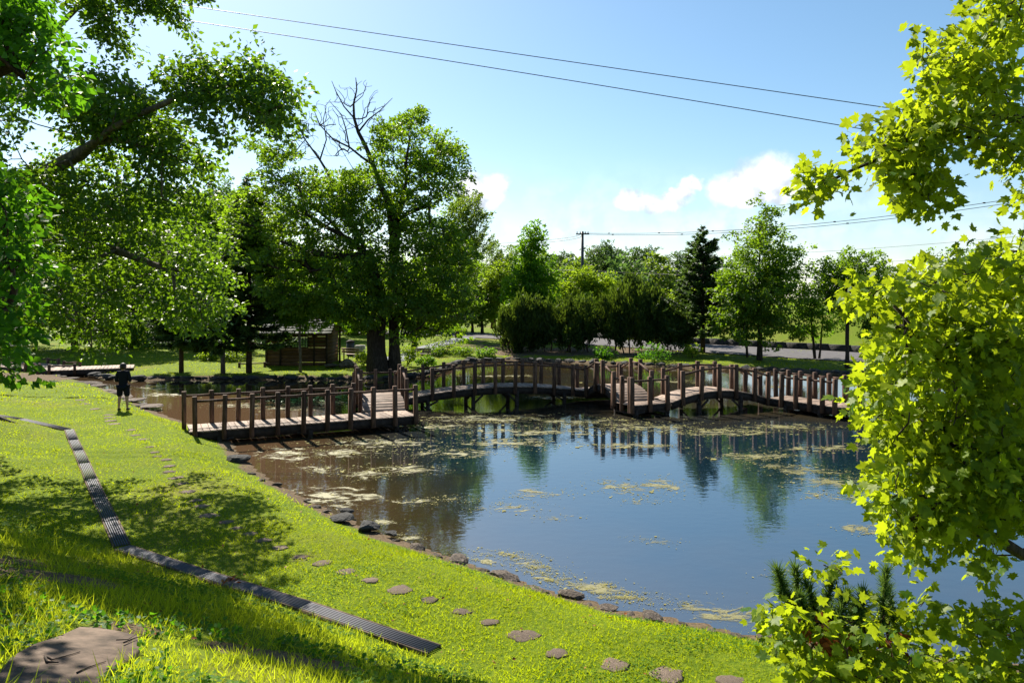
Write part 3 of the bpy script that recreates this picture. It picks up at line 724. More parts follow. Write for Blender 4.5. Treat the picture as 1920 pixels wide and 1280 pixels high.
cD0, cD1 = np.array([3.95, 32.42]), np.array([4.85, 29.3]); uD = unit(cD1 - cD0); nD = np.array([-uD[1], uD[0]])
bridge('short steep humped bridge section between the two arched sections', cD0 - nD * .76, cD1 - nD * .76, 1.52, hump(.456, .50), [.05, .36, .62, .95], [.05, .36, .62, .95], by_t=True)
bridge('small level bridge platform joining the humped and the shorter arched section', (4.55, 28.15), (6.2, 28.95), 1.35, flat(.45), [1185, 1219, 1252], None, piers=(.1, .9),
       extra=([((4.0, 29.32), (4.27, 28.77), (4.5, 28.2)), .45],))
bridge('arched bridge section rising from the small platform', (6.24, 28.97), (10.4, 30.3), 1.42, arch(.455, .455, .38), [1281, 1315, 1349, 1380.5, 1415, 1440], [1243, 1275, 1308, 1340, 1372, 1397, 1426], piers=(.28, .72))
bridge('level bridge section with closely spaced posts turning towards the maple', (10.4, 30.32), (12.1, 27.8), 1.45, flat(.447), [1465, 1492, 1518, 1542, 1565], [1455, 1478, 1500, 1528, 1554, 1584], piers=(.3, .8))
bridge('last level bridge section disappearing behind the maple leaves', (12.1, 27.76), (20.5, 27.2), 1.45, flat(.44), [1612, 1656, 1700, 1745, 1790, 1836, 1882], [1616, 1660, 1700, 1745, 1790, 1836, 1882], piers=(.15, .5, .85))
bridge('low boardwalk with stubby posts behind the dirt landing', (-33, 45.8), (-26.2, 42.1), 2.6, flat(.42), [18, 33, 48, 63, 73], [72, 90, 110], ph=.36, rail_h=.25, name='boardwalk', cat='boardwalk', piers=(.6, .97), group='boardwalk behind the dirt landing')
bridge('low boardwalk wing with two stubby posts beside the dirt landing', (-26.15, 42.08), (-22.4, 43.9), 2.4, flat(.425), [92, 140], [120, 150], ph=.36, rail_h=.25, name='boardwalk', cat='boardwalk', piers=(.1, .9), group='boardwalk behind the dirt landing')

# ------------------------------------------------------------------ wooden hut
hb = on_ground(556, 687); HW, HD, HH = 3.75, 3.0, 2.05
hut = empty('wooden_hut', hb, label='small brown board-clad hut with a lattice window behind the lawn', cat='hut')
nb_ = 9
for side in range(3):                                    # front, right, left walls: each board its own piece
    for k in range(nb_):
        z0 = k * HH / nb_; h_ = HH / nb_
        segs = [(-HW / 2, HW / 2)] if side == 0 else [(0, HD)]
        if side == 0 and 5 <= k <= 7: segs = [(-HW / 2, -.78), (.72, HW / 2)]
        for a_, b_ in segs:
            mb = MB()
            if side == 0: bevel_box(mb, ((a_ + b_) / 2, 0, z0 + h_ / 2), (b_ - a_) / 2, .02, h_ / 2 - .006, .006, az=unit((0, -.10, 1)))
            else:
                sx_ = (1 if side == 1 else -1) * (HW / 2 - .02); bevel_box(mb, (sx_, (a_ + b_) / 2 + .02, z0 + h_ / 2), .02, (b_ - a_) / 2, h_ / 2 - .006, .006)
            mb.build('wall_board', M['hut'], hut)
for x in (-HW / 2, -1.0, 1.1, HW / 2):
    mb = MB(); bevel_box(mb, (x, -.035, HH / 2), .055, .03, HH / 2, .008); mb.build('corner_post', M['beam'], hut)
wz0, wz1 = 5 * HH / nb_, 8 * HH / nb_
mb = MB(); box(mb, (0, HD, wz0 * .38), HW / 2, .02, wz0 * .38); box(mb, (0, HD, (wz1 + .1 + HH) / 2), HW / 2, .02, (HH - wz1 - .1) / 2)
for s_ in (-1, 1): box(mb, (s_ * (HW / 2 - .35), HD, (wz0 * .76 + wz1 + .1) / 2), .35, .02, (wz1 + .1 - wz0 * .76) / 2 - .001)
mb.build('back_wall', M['hut'], hut)
win = MB()
for (x, z, hx_, hz_) in ((-.03, wz0, .76, .03), (-.03, wz1, .76, .03), (-.78, (wz0 + wz1) / 2, .03, (wz1 - wz0) / 2), (.72, (wz0 + wz1) / 2, .03, (wz1 - wz0) / 2)):
    box(win, (x, -.03, z), hx_, .03, hz_)
wo = win.build('window', M['beam'], hut)
for k in range(8):
    mb = MB(); box(mb, (-.78 + (k + 1) * 1.5 / 9, .0, (wz0 + wz1) / 2), .014, .012, (wz1 - wz0) / 2); mb.build('lattice_bar', M['beam'], wo)
for k in range(3):
    mb = MB(); box(mb, (-.03, .018, wz0 + (k + 1) * (wz1 - wz0) / 4), .74, .006, .012); mb.build('lattice_bar', M['beam'], wo)
for s_ in (-1, 1):                                       # gable roof, ridge along x
    rf = MB(); c = np.array([0, HD / 2 + s_ * (HD / 4 + .15), HH + .42]); sl = unit((0, s_ * 1.0, -.52)); nr = unit((0, s_ * .52, 1.0))
    box(rf, c, HW / 2 + .35, 1.06, .03, (1, 0, 0), sl, nr); ro = rf.build('roof', M['beam'], hut)
    for r_ in range(7):
        for k in range(8):
            mb = MB(); bevel_box(mb, c + sl * (-.93 + r_ * .31) + nr * (.05 + .004 * (r_ % 2)) + np.array([(k - 3.5) * (HW + .7) / 8, 0, 0]), (HW + .7) / 16 - .008, .165, .012, .004, (1, 0, 0), unit(sl + nr * .06), nr); mb.build('shingle', M['roof'], ro)
for s_ in (-1, 1):
    mb = MB(); x = s_ * (HW / 2 - .03); mb.add([(x - .02, 0, HH), (x - .02, HD, HH), (x - .02, HD / 2, HH + .8), (x + .02, 0, HH), (x + .02, HD, HH), (x + .02, HD / 2, HH + .8)], [(0, 1, 2), (3, 5, 4)], [(0, 3, 4, 1), (1, 4, 5, 2), (2, 5, 3, 0)]); mb.build('gable', M['hut'], hut)

# ------------------------------------------------------------------ benches, bin, boulder, low pole fence
def bench(p, rz, label, Lb=1.5):
    b = empty('bench', p, rz, label=label, cat='bench', group='benches on the far lawn')
    for k in range(3):
        mb = MB(); bevel_box(mb, (0, -.14 + k * .14, .44), Lb / 2, .06, .02, .006); mb.build('seat_slat', M['bench'], b)
    for k in range(2):
        mb = MB(); bevel_box(mb, (0, .27 + k * .02, .62 + k * .17), Lb / 2, .015, .07, .006); mb.build('back_slat', M['bench'], b)
    for s_ in (-1, 1):
        for yy, h_ in ((-.16, .42), (.25, .86)):
            mb = MB(); bevel_box(mb, (s_ * (Lb / 2 - .18), yy, h_ / 2), .03, .03, h_ / 2, .005); mb.build('leg', M['metal_dark'], b)
    return b
bench(on_ground(788, 676), R(182), 'weathered wooden bench between the big double trunk and the clipped pines')
bench(on_ground(662, 677), R(150), 'pale wooden bench seen between hut and big trunk')
bench(on_ground(623, 676), R(175), 'small grey bench standing at the hut corner', 1.2)
bp_ = on_ground(657, 668)
bn = empty('litter_bin', bp_, label='dark barrel-shaped litter bin behind the pale bench', cat='litter bin')
mb = MB(); tube(mb, [(0, 0, 0), (0, 0, .5), (0, 0, .95)], [.27, .30, .28], 14); mb.build('barrel', M['metal_dark'], bn)
mb = MB(); tube(mb, [(0, 0, .95), (0, 0, 1.0), (0, 0, 1.12)], [.32, .32, .12], 14); mb.build('lid', M['beam'], bn)
nbp = on_ground(675, 670)
sg = empty('notice_stone', nbp, label='grey upright stone block beside the litter bin', cat='stone block')
mb = MB(); bevel_box(mb, (0, 0, .42), .33, .2, .42, .04); mb.build('block', M['concrete'], sg); mb = MB(); bevel_box(mb, (0, 0, .03), .42, .28, .05, .01); mb.build('plinth', M['concrete'], sg)
p = on_ground(652, 688); rock('boulder', p, .75, 'large rounded boulder at the foot of the big old tree', 'boulders', False, .25, k=1)
p = on_ground(622, 690); rock('boulder', p, .45, 'smaller low boulder next to the large rounded boulder', 'boulders', False, .25, k=2)
fa, fb = on_ground(447, 690), on_ground(505, 689)
pf = empty('pole_barrier', fa, label='low horizontal pole on short stakes between hut and tallest spruce', cat='barrier')
mb = MB(); tube(mb, [(0, 0, .22), tuple(fb - fa + np.array([0, 0, .22]))], [.04, .035], 7); mb.build('pole', M['bench'], pf)
for t in (.03, .85):
    q = (fb - fa) * t; mb = MB(); bevel_box(mb, (q[0], q[1], .14), .06, .06, .17, .01); mb.build('stake', M['post'], pf)

# ------------------------------------------------------------------ person seen from behind
def skinned(name, nodes, edges, material, parent, sub=2):
    me = bpy.data.meshes.new(name); me.from_pydata([n_[0] for n_ in nodes], edges, [])
    o = obj(name, me, material, parent); md = o.modifiers.new('Skin', 'SKIN')
    if not me.skin_vertices: pass
    for v, n_ in zip(me.skin_vertices[0].data, nodes): v.radius = (n_[1], n_[2] if len(n_) > 2 else n_[1])
    me.skin_vertices[0].data[0].use_root = True
    md.use_smooth_shade = True
    o.modifiers.new('Sub', 'SUBSURF').levels = sub; o.modifiers['Sub'].render_levels = sub
    return o
pp = G(231, 769, gz(-14.1, 27.0))
per = empty('person', (pp[0], pp[1], gz(pp[0], pp[1])), R(8), label='person in black top and knee-length shorts standing with back turned on the lawn', cat='person')
nodes = [((0, 0, .93), .13, .10), ((0, .01, 1.10), .125, .10), ((0, .01, 1.28), .15, .105), ((0, -.01, 1.40), .09, .075), ((0, .0, 1.47), .055, .055), ((0, .015, 1.56), .085, .095), ((0, .02, 1.65), .07, .08)]
edges = [(i, i + 1) for i in range(6)]
nodes.append(((0, .115, 1.55), .014)); edges.append((5, 7))                # nose
for s_ in (-1, 1):
    nodes.append(((s_ * .088, .005, 1.555), .016, .025)); edges.append((5, len(nodes) - 1))   # ears
    k = len(nodes)
    nodes += [((s_ * .17, -.01, 1.37), .065), ((s_ * .235, -.03, 1.10), .045), ((s_ * .17, .19, 1.05), .034), ((s_ * .145, .26, 1.05), .036, .022)]
    edges += [(2, k), (k, k + 1), (k + 1, k + 2), (k + 2, k + 3)]
    for f in range(4):
        j = len(nodes); nodes += [((s_ * (.165 - f * .018), .31, 1.05 - .004 * f), .010), ((s_ * (.16 - f * .018), .345 - .006 * abs(f - 1), 1.035), .008)]; edges += [(k + 3, j), (j, j + 1)]
    j = len(nodes); nodes += [((s_ * .115, .275, 1.065), .011), ((s_ * .10, .30, 1.07), .009)]; edges += [(k + 3, j), (j, j + 1)]
    k = len(nodes)
    nodes += [((s_ * .095, 0, .86), .10), ((s_ * .12, .015, .50), .064), ((s_ * .135, -.015, .34), .058), ((s_ * .145, -.01, .09), .036), ((s_ * .15, .06, .035), .038, .032), ((s_ * .16, .15, .026), .034, .024)]
    edges += [(0, k), (k, k + 1), (k + 1, k + 2), (k + 2, k + 3), (k + 3, k + 4), (k + 4, k + 5)]
skinned('body', nodes, edges, M['skin'], per)
sh = [((0, 0, .84), .16, .125), ((0, 0, .92), .165, .13), ((0, .01, 1.10), .165, .13), ((0, .01, 1.28), .185, .135), ((0, -.01, 1.41), .11, .09), ((0, -.005, 1.455), .07, .07)]; se = [(0, 1), (1, 2), (2, 3), (3, 4), (4, 5)]
for s_ in (-1, 1):
    k = len(sh); sh += [((s_ * .175, -.01, 1.375), .088), ((s_ * .24, -.03, 1.09), .068), ((s_ * .20, .10, 1.065), .056)]; se += [(3, k), (k, k + 1), (k + 1, k + 2)]
skinned('shirt', sh, se, M['cloth'], per)
st = [((0, 0, .93), .17, .135)]; ste = []
for s_ in (-1, 1):
    k = len(st); st += [((s_ * .10, 0, .84), .128), ((s_ * .125, .01, .62), .108), ((s_ * .13, .01, .48), .10)]; ste += [(0, k), (k, k + 1), (k + 1, k + 2)]
skinned('shorts', st, ste, M['cloth'], per)
hr = MB(); tube(hr, [(0, -.035, 1.50), (0, -.035, 1.54), (0, -.02, 1.60), (0, .0, 1.66), (0, .01, 1.71), (0, .012, 1.725)], [.075, .098, .112, .104, .06, .01], 14); hr.build('hair', M['hair'], per, smooth=True)
for s_ in (-1, 1):
    mb = MB(); tube(mb, [(s_ * .145, -.06, .03), (s_ * .15, .0, .035), (s_ * .155, .09, .03), (s_ * .16, .19, .02)], [.035, .05, .046, .02], 8); mb.build('shoe', M['hair'], per, smooth=True)

# ------------------------------------------------------------------ utility pole and overhead lines
pd_ = 95.0; pb_ = np.array([(1092 - CX) / FPX * pd_, pd_]); pz = gz(*pb_); ptop = P(1092, 434, pd_)[2]
up_ = empty('utility_pole', (pb_[0], pb_[1], pz), label='tall dark utility pole with crossarm rising behind the dark pines', cat='pole')
mb = MB(); tube(mb, [(0, 0, -.2), (0, 0, (ptop - pz) * .5), (0, 0, ptop - pz)], [.24, .21, .17], 10); mb.build('shaft', M['metal_dark'], up_)
mb = MB(); box(mb, (0, -.2, ptop - pz - .35), .85, .06, .07); mb.build('crossarm', M['metal_dark'], up_)
for x in (-.7, -.3, .35, .7):
    mb = MB(); tube(mb, [(x, -.2, ptop - pz - .3), (x, -.2, ptop - pz - .02)], [.07, .05], 6); mb.build('insulator', M['metal_dark'], up_)
mb = MB(); box(mb, (0, -.15, ptop - pz - 6.2), .35, .05, .05); mb.build('lower_arm', M['metal_dark'], up_)
def cable(pts, r_, label, group, spacer=0, n=40):
    q = np.array([P(*p_) for p_ in pts]); t = np.linspace(0, 1, len(q)); ti = np.linspace(0, 1, n)
    if len(q) == 3:
        c = np.stack([q[0] * (1 - s_) * (1 - 2 * s_) + q[1] * 4 * s_ * (1 - s_) + q[2] * s_ * (2 * s_ - 1) for s_ in ti])
    else: c = np.stack([np.interp(ti, t, q[:, k]) for k in range(3)], -1)
    mb = MB(); tube(mb, c - q[0], r_, 5, cap=False)
    if spacer:
        pass
    o = mb.build('overhead_cable', M['wire'], label=label, cat='cable', group=group); o.location = tuple(q[0])
    if spacer:
        for k in range(3, n - 2, spacer):
            mb = MB(); tube(mb, [c[k] - q[0] + [-.12, 0, .02], c[k] - q[0] + [.12, 0, .02]], [.07, .07], 5); mb.build('spacer', M['wire'], o)
cable([(-120, -58, 40), (1000, 106, 34), (2120, 268, 30)], .019, 'upper of the two black cables crossing the blue sky', 'cables crossing the sky', n=60)
cable([(-120, -30, 40), (900, 124, 34), (2120, 330, 30)], .019, 'lower of the two black cables crossing the blue sky', 'cables crossing the sky', n=60)
cable([(1088, 437, 95), (1480, 424, 82), (2050, 348, 66)], .028, 'upper strand from the pole crossarm towards the maple', 'lines from the utility pole', 5)
cable([(1097, 439, 95), (1480, 429, 82), (2050, 356, 66)], .028, 'lower strand from the pole crossarm towards the maple', 'lines from the utility pole', 7)
cable([(1086, 438, 95), (960, 455, 105), (640, 470, 130)], .03, 'upper strand from the pole crossarm towards the willow', 'lines from the utility pole')
cable([(1090, 441, 95), (960, 460, 105), (640, 476, 130)], .03, 'lower strand from the pole crossarm towards the willow', 'lines from the utility pole')
cable([(1092, 505, 95), (1300, 516, 86), (2000, 530, 60)], .04, 'low telephone line running from the pole past the pointed spruce', 'lines from the utility pole')
cable([(1092, 507, 95), (1000, 505, 102), (800, 500, 120)], .04, 'low telephone line running from the pole towards the willow', 'lines from the utility pole')
cable([(1300, 482, 150), (1600, 468, 130), (2050, 430, 100)], .025, 'faint distant line above the roadside trees, upper', 'faint far lines')
cable([(1300, 500, 150), (1600, 492, 130), (2050, 478, 100)], .025, 'faint distant line above the roadside trees, lower', 'faint far lines')
# ------------------------------------------------------------------ trees: skeleton growth and leaves
class Skel:
    def __init__(s): s.p, s.par, s.w = [], [], []
    def line(s, pts, parent=-1):
        for q in pts:
            s.p.append(np.asarray(q, float)); s.par.append(parent); parent = len(s.p) - 1
        return parent
    def nearest(s, q): return int(np.argmin(np.linalg.norm(np.array(s.p) - q, axis=1)))
    def reach(s, targets, rng, climb=.7, sag=.0, step=.7, wander=.10, min_i=0):
        """join every target to the nearest branch already there"""
        P_ = np.array(s.p); order = np.argsort(np.min(np.linalg.norm(targets[:, None] - P_[None], axis=2), axis=1))
        for t in targets[order]:
            A = np.array(s.p); d = np.linalg.norm(A - t, axis=1) + climb * np.clip(A[:, 2] - t[2] + .25 * np.linalg.norm((A - t)[:, :2], axis=1), 0, None)
            if min_i: d[:min_i] += 1e6
            k = int(np.argmin(d)); a = A[k]; L = np.linalg.norm(t - a); n = max(2, int(L / step) + 1)
            pr = s.par[k]; d0 = unit(a - A[pr]) if pr >= 0 else np.array([0, 0, 1.]); last = k
            for i in range(1, n + 1):
                f = i / n; q = a + (t - a) * f + d0 * (L * .22) * f * (1 - f) * 1.6 - np.array([0, 0, sag * L * f * f * (1 - f) * 2])
                if i < n: q = q + rng.standard_normal(3) * wander * L / n
                s.p.append(q); s.par.append(last); last = len(s.p) - 1
    def mesh(s, mb, r0, rtip, sides=8, tint=.5, rng=None, lump=.0, flare=0.0, taper=None):
        n = len(s.p); par = np.array(s.par); tips = np.zeros(n); kids = [[] for _ in range(n)]
        for i in range(n):
            if par[i] >= 0: kids[par[i]].append(i)
        for i in range(n - 1, -1, -1):
            if not kids[i]: tips[i] = 1
            if par[i] >= 0: tips[par[i]] += tips[i]
        ex = math.log(max(1.5, r0 / rtip)) / math.log(max(2, tips.max())); r = rtip * tips ** ex
        Pn = np.array(s.p); roots = [i for i in range(n) if par[i] < 0]; stack = [(i, None) for i in roots]
        while stack:
            i, frm = stack.pop(); ch = [] if frm is None else [frm]; ch.append(i)
            while kids[i]:
                ks = sorted(kids[i], key=lambda c: -tips[c]); i = ks[0]; ch.append(i)
                for o_ in ks[1:]: stack.append((o_, ch[-2]))
            pts = Pn[ch]; rad = r[ch].copy()
            if frm is not None: rad[0] = min(rad[0], rad[1] * 1.15)
            if frm is None and flare:
                h = pts[:, 2] - pts[0, 2]; rad = rad * (1 + flare * np.exp(-h / .35))
            if len(ch) < 2: continue
            k = sides if rad.max() > .06 else (5 if rad.max() > .02 else 4)
            tube(mb, pts, rad, k, tint, cap=rad.max() > .03, lump=lump if rad.max() > .08 else 0, rng=rng)
def leaves_at(mb, C, rad, per, size, rng, tmpl=LEAF, droop=.35, upn=.7, tvar=.22, base=.45, elong=None, ctr=None, wr=1.0, sub=5):
    """leaf clumps: `per` leaves round every centre, clumps lighter or darker as they are"""
    n = len(C); K = n * per; rad = np.broadcast_to(np.asarray(rad, float), (n, 3)) if np.ndim(rad) else np.full((n, 3), rad)
    off = rng.standard_normal((n, per, 3)) * (.36 if sub else 1.0)
    if sub:
        sc_ = rng.standard_normal((n, sub, 3)) * .85; pick = rng.integers(0, sub, (n, per)); off = off + sc_[np.arange(n)[:, None], pick]
    off = off / (1 + .25 * np.linalg.norm(off, axis=2, keepdims=True)) * 1.25
    pos = off * rad[:, None, :]
    if elong is not None: pos = pos + (rng.uniform(-1, 1, (n, per, 1)) * elong[:, None, :])
    pos = (C[:, None] + pos).reshape(-1, 3); o_ = off.reshape(-1, 3)
    out_ = o_.copy(); out_[:, 2] *= .4
    if ctr is not None: out_ = out_ + unit(pos - ctr) * 1.2
    ax = unit(unit(out_) + rng.standard_normal((K, 3)) * .55 + [0, 0, -droop])
    nr = rng.standard_normal((K, 3)) * (1 - upn * .5) + [0, 0, upn * 1.2]
    tint = np.clip(base + np.repeat(rng.normal(0, tvar, n), per) + rng.normal(0, .18, K), 0, 1)
    sc = size * (rng.uniform(.7, 1.25, K) if tmpl is not MAPLE else rng.uniform(.45, 1.3, K))
    stamp(mb, tmpl[0], tmpl[1], pos, ax, nr, sc, tint, sc * wr)
def in_poly(pt, poly):
    x, y = pt; ins = False; n = len(poly)
    for i in range(n):
        (x1, y1), (x2, y2) = poly[i], poly[(i + 1) % n]
        if (y1 > y) != (y2 > y) and x < (x2 - x1) * (y - y1) / (y2 - y1) + x1: ins = not ins
    return ins
def from_poly(poly, n, dlo, dhi, rng, dfun=None):
    """n branch-end points inside an outline seen from the lawn, spread through real depth"""
    xs = [p_[0] for p_ in poly]; ys = [p_[1] for p_ in poly]; out = []
    while len(out) < n:
        q = (rng.uniform(min(xs), max(xs)), rng.uniform(min(ys), max(ys)))
        if in_poly(q, poly): out.append(P(q[0], q[1], rng.uniform(dlo, dhi)))
    return np.array(out)
def blob_pts(blobs, n, rng, shell=.45):
    w = np.array([b[3] * b[4] * b[5] for b in blobs]) ** .67; k = rng.choice(len(blobs), n, p=w / w.sum()); B = np.array(blobs)[k]
    d = unit(rng.standard_normal((n, 3))); r = rng.uniform(0, 1, (n, 1)) ** shell
    return B[:, :3] + d * r * B[:, 3:6]
def tree_root(name, p, label, group=None, cat='tree'): return empty(name, p, label=label, cat=cat, group=group)
def broadleaf(label, base, H, blobs, ncl, per, leaf, clr, r0, mleaf, mbark, seed, group=None, trunk=.62, name='broadleaf_tree', droop=.35, wr=1.0, flat_=.65, lean=(0, 0), stems=1, shell=.4, upn=.7, tint=.45):
    """blobs: (x, y, z, rx, ry, rz) relative to the base"""
    rng = np.random.default_rng(seed); root = tree_root(name, base, label, group); sk = Skel()
    for s_ in range(stems):
        a = rng.uniform(0, 6.28); o_ = np.array([math.cos(a), math.sin(a), 0]) * (.16 * (stems > 1)); nseg = 6
        sk.line([np.array([lean[0] * (i / nseg) ** 1.5, lean[1] * (i / nseg) ** 1.5, H * trunk * i / nseg - .1 * (i == 0)]) + o_ * (1 + 2.4 * i / nseg) + rng.standard_normal(3) * .035 * (i > 0) for i in range(nseg + 1)])
    C = blob_pts(blobs, ncl, rng, shell); sk.reach(C, rng, climb=.8, wander=.12)
    tb = MB(); sk.mesh(tb, r0 / (stems ** .5), .012, 8, rng=rng, lump=.05, flare=.35); tb.build('trunk', mbark, root, smooth=True)
    lm = MB(); leaves_at(lm, C, (clr, clr, clr * flat_), per, leaf, rng, LEAF, droop, upn, wr=wr, ctr=np.array([0, 0, H * .45]), base=tint); lm.build('crown', mleaf, root)
    return root
def conifer(label, base, H, rad, seed, mleaf, mbark, r0=.16, z0=.18, whorls=26, per=7, group=None, twig=.30, dens=15, droop=.25, name='spruce_tree', sparse=0.0, shape=.8, upturn=.25):
    rng = np.random.default_rng(seed); root = tree_root(name, base, label, group); tb = MB(); lm = MB()
    tube(tb, [(0, 0, -.1), (0, 0, H * .3), (.03, .02, H * .7), (0, 0, H)], [r0 * 1.15, r0 * .85, r0 * .4, .015], 8, lump=.04, rng=rng)
    O, A, Nn, Sz, Ti = [], [], [], [], []
    for w in range(whorls):
        f = w / (whorls - 1); z = H * (z0 + (1 - z0) * f ** .92); L0 = rad * (1 - f) ** shape + .10
        for b in range(per if f < .85 else 5):
            if rng.random() < sparse: continue
            a = rng.uniform(0, 6.28); L = L0 * rng.uniform(.6, 1.12); n = max(3, int(L / .22)); t = np.linspace(0, 1, n + 1)
            h = np.array([math.cos(a), math.sin(a), 0]); sl = droop * (1 - f) - .35 * f
            q = np.array([0, 0, z + rng.uniform(-.1, .1)]) + h * (L * t)[:, None] + np.array([0, 0, 1]) * (L * (-sl * t + upturn * t ** 2.5))[:, None]
            tube(tb, q[::max(1, n // 3)], np.linspace(.018 + .010 * L, .006, len(q[::max(1, n // 3)])), 4, cap=False)
            m_ = int(dens * L / .5) + 6; s_ = rng.uniform(.12, 1.0, m_) ** .8; pts = np.array([np.interp(s_, t, q[:, k]) for k in range(3)]).T
            side = np.array([-h[1], h[0], 0]); sg = rng.choice([-1, 1], m_)
            ax = h[None] * rng.uniform(.35, 1.0, (m_, 1)) + side[None] * (sg * rng.uniform(.2, 1.1, m_))[:, None] + np.array([0, 0, 1]) * rng.normal(-.08, .28, (m_, 1))
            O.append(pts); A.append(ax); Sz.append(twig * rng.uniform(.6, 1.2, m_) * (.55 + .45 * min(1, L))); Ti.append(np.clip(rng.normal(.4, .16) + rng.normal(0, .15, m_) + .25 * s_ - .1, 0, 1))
    O = np.concatenate(O); A = np.concatenate(A); Sz = np.concatenate(Sz); Ti = np.concatenate(Ti)
    nr = rng.standard_normal(O.shape) * .5 + [0, 0, 1]
    for kk in range(3):                                  # each twig: three crossed tapering sprays
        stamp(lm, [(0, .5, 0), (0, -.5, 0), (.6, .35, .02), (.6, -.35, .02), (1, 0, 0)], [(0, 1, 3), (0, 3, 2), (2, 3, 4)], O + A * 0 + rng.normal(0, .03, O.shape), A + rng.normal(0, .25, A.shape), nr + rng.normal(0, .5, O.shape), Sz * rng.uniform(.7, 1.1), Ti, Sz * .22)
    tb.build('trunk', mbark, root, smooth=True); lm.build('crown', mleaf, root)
    return root

# ------------------------------------------------------------------ the big old double-stemmed tree
rng = np.random.default_rng(5)
bt = on_ground(722, 697); BD = bt[1]
big = tree_root('old_tree', bt, 'big old double-trunked tree with bare dead branches at its top', cat='tree')
pr = lambda px_, py_, dd=0.0: P(px_, py_, BD + dd) - bt
sk = Skel()
e1 = sk.line([pr(740, 702), pr(739, 650), pr(738, 600), pr(737, 540), pr(739, 490, .1), pr(740, 440, .2), pr(741, 415, .2)])
e2 = sk.line([pr(710, 702, -.2), pr(706, 660, -.3), pr(704, 625, -.4), pr(711, 585, -.5), pr(706, 545, -.6), pr(698, 505, -.7), pr(688, 478, -.8)])
ntrunk = len(sk.p)
L1 = sk.line([pr(730, 385), pr(712, 345, .3), pr(700, 310, .5), pr(686, 275, .6), pr(672, 248, .6)], e1)
sk.line([pr(664, 222, .5), pr(663, 195, .4), pr(669, 168, .3)], L1)
sk.line([pr(752, 375, -.3), pr(762, 340, -.6), pr(762, 300, -.9), pr(768, 262, -1.1)], e1)
sk.line([pr(760, 372, .6), pr(785, 348, 1.2), pr(812, 332, 1.7), pr(838, 318, 2.1)], e1)
sk.line([pr(765, 400, -1.0), pr(800, 385, -1.9), pr(835, 372, -2.6)], e1)
L2 = sk.line([pr(665, 455, -1.0), pr(640, 440, -1.3), pr(610, 425, -1.6), pr(575, 402, -1.9), pr(545, 375, -2.1)], e2)
sk.line([pr(668, 430, -.3), pr(650, 400, .1), pr(630, 350, .4), pr(600, 300, .6), pr(572, 262, .7), pr(556, 245, .7)], e2)
L3 = sk.line([pr(655, 482, -1.3), pr(610, 478, -1.9), pr(570, 470, -2.4), pr(535, 455, -2.8), pr(505, 445, -3.1)], e2)
sk.line([pr(650, 450, .6), pr(620, 415, 1.4), pr(585, 385, 2.1)], e2)
sk.line([pr(660, 370, .2), pr(670, 330, -.2), pr(640, 280, -.4), pr(600, 235, -.5)], L1 - 3)
sk.line([pr(560, 350, -2.0), pr(520, 330, -2.1), pr(480, 318, -2.2)], L2 - 1)
dead = np.concatenate([from_poly([(545, 250), (590, 195), (640, 150), (690, 150), (730, 185), (710, 250), (690, 290), (620, 300), (560, 300)], 230, BD - 1.5, BD + 1.5, rng),
                       from_poly([(465, 330), (520, 290), (560, 320), (540, 360), (480, 350)], 50, BD - 3, BD - 1, rng)]) - bt
LV = []
for poly, n_, a_, b_ in (([(700, 260), (735, 215), (790, 210), (850, 260), (872, 335), (850, 390), (780, 400), (720, 380), (690, 320)], 125, -2.8, 2.8),
                         ([(470, 250), (520, 215), (570, 235), (560, 290), (500, 330), (470, 300)], 22, -2.5, 1.0),
                         ([(455, 345), (540, 325), (640, 330), (700, 400), (690, 470), (600, 470), (520, 450), (430, 420)], 150, -3.8, 2.6),
                         ([(430, 440), (560, 450), (700, 480), (760, 420), (830, 410), (880, 480), (880, 570), (820, 600), (700, 590), (600, 560), (480, 540)], 290, -4.2, 2.6),
                         ([(500, 540), (620, 555), (700, 590), (690, 615), (600, 590), (520, 575)], 80, -3.6, 1.5), ([(600, 340), (690, 310), (760, 380), (750, 440), (640, 410)], 70, -2.5, 2.5), ([(745, 440), (830, 410), (885, 470), (885, 580), (830, 600), (745, 590)], 60, -4.0, 1.0), ([(745, 600), (850, 590), (890, 600), (860, 640), (800, 625), (750, 640)], 26, -2.5, 3.0)):
    LV.append(from_poly(poly, n_, BD + a_, BD + b_, rng) - bt)
LV = np.concatenate(LV)
sk.reach(LV, rng, climb=.55, wander=.14, min_i=4)
tb = MB(); sk.mesh(tb, .54, .0145, 10, rng=rng, lump=.05, flare=.45); n_live = len(sk.p); s2 = Skel(); s2.p = list(sk.p); s2.par = [-1] * n_live; s2.reach(dead, rng, climb=1.1, wander=.09, step=.3, min_i=ntrunk)
s2.mesh(tb, .075, .0115, 5, rng=rng)
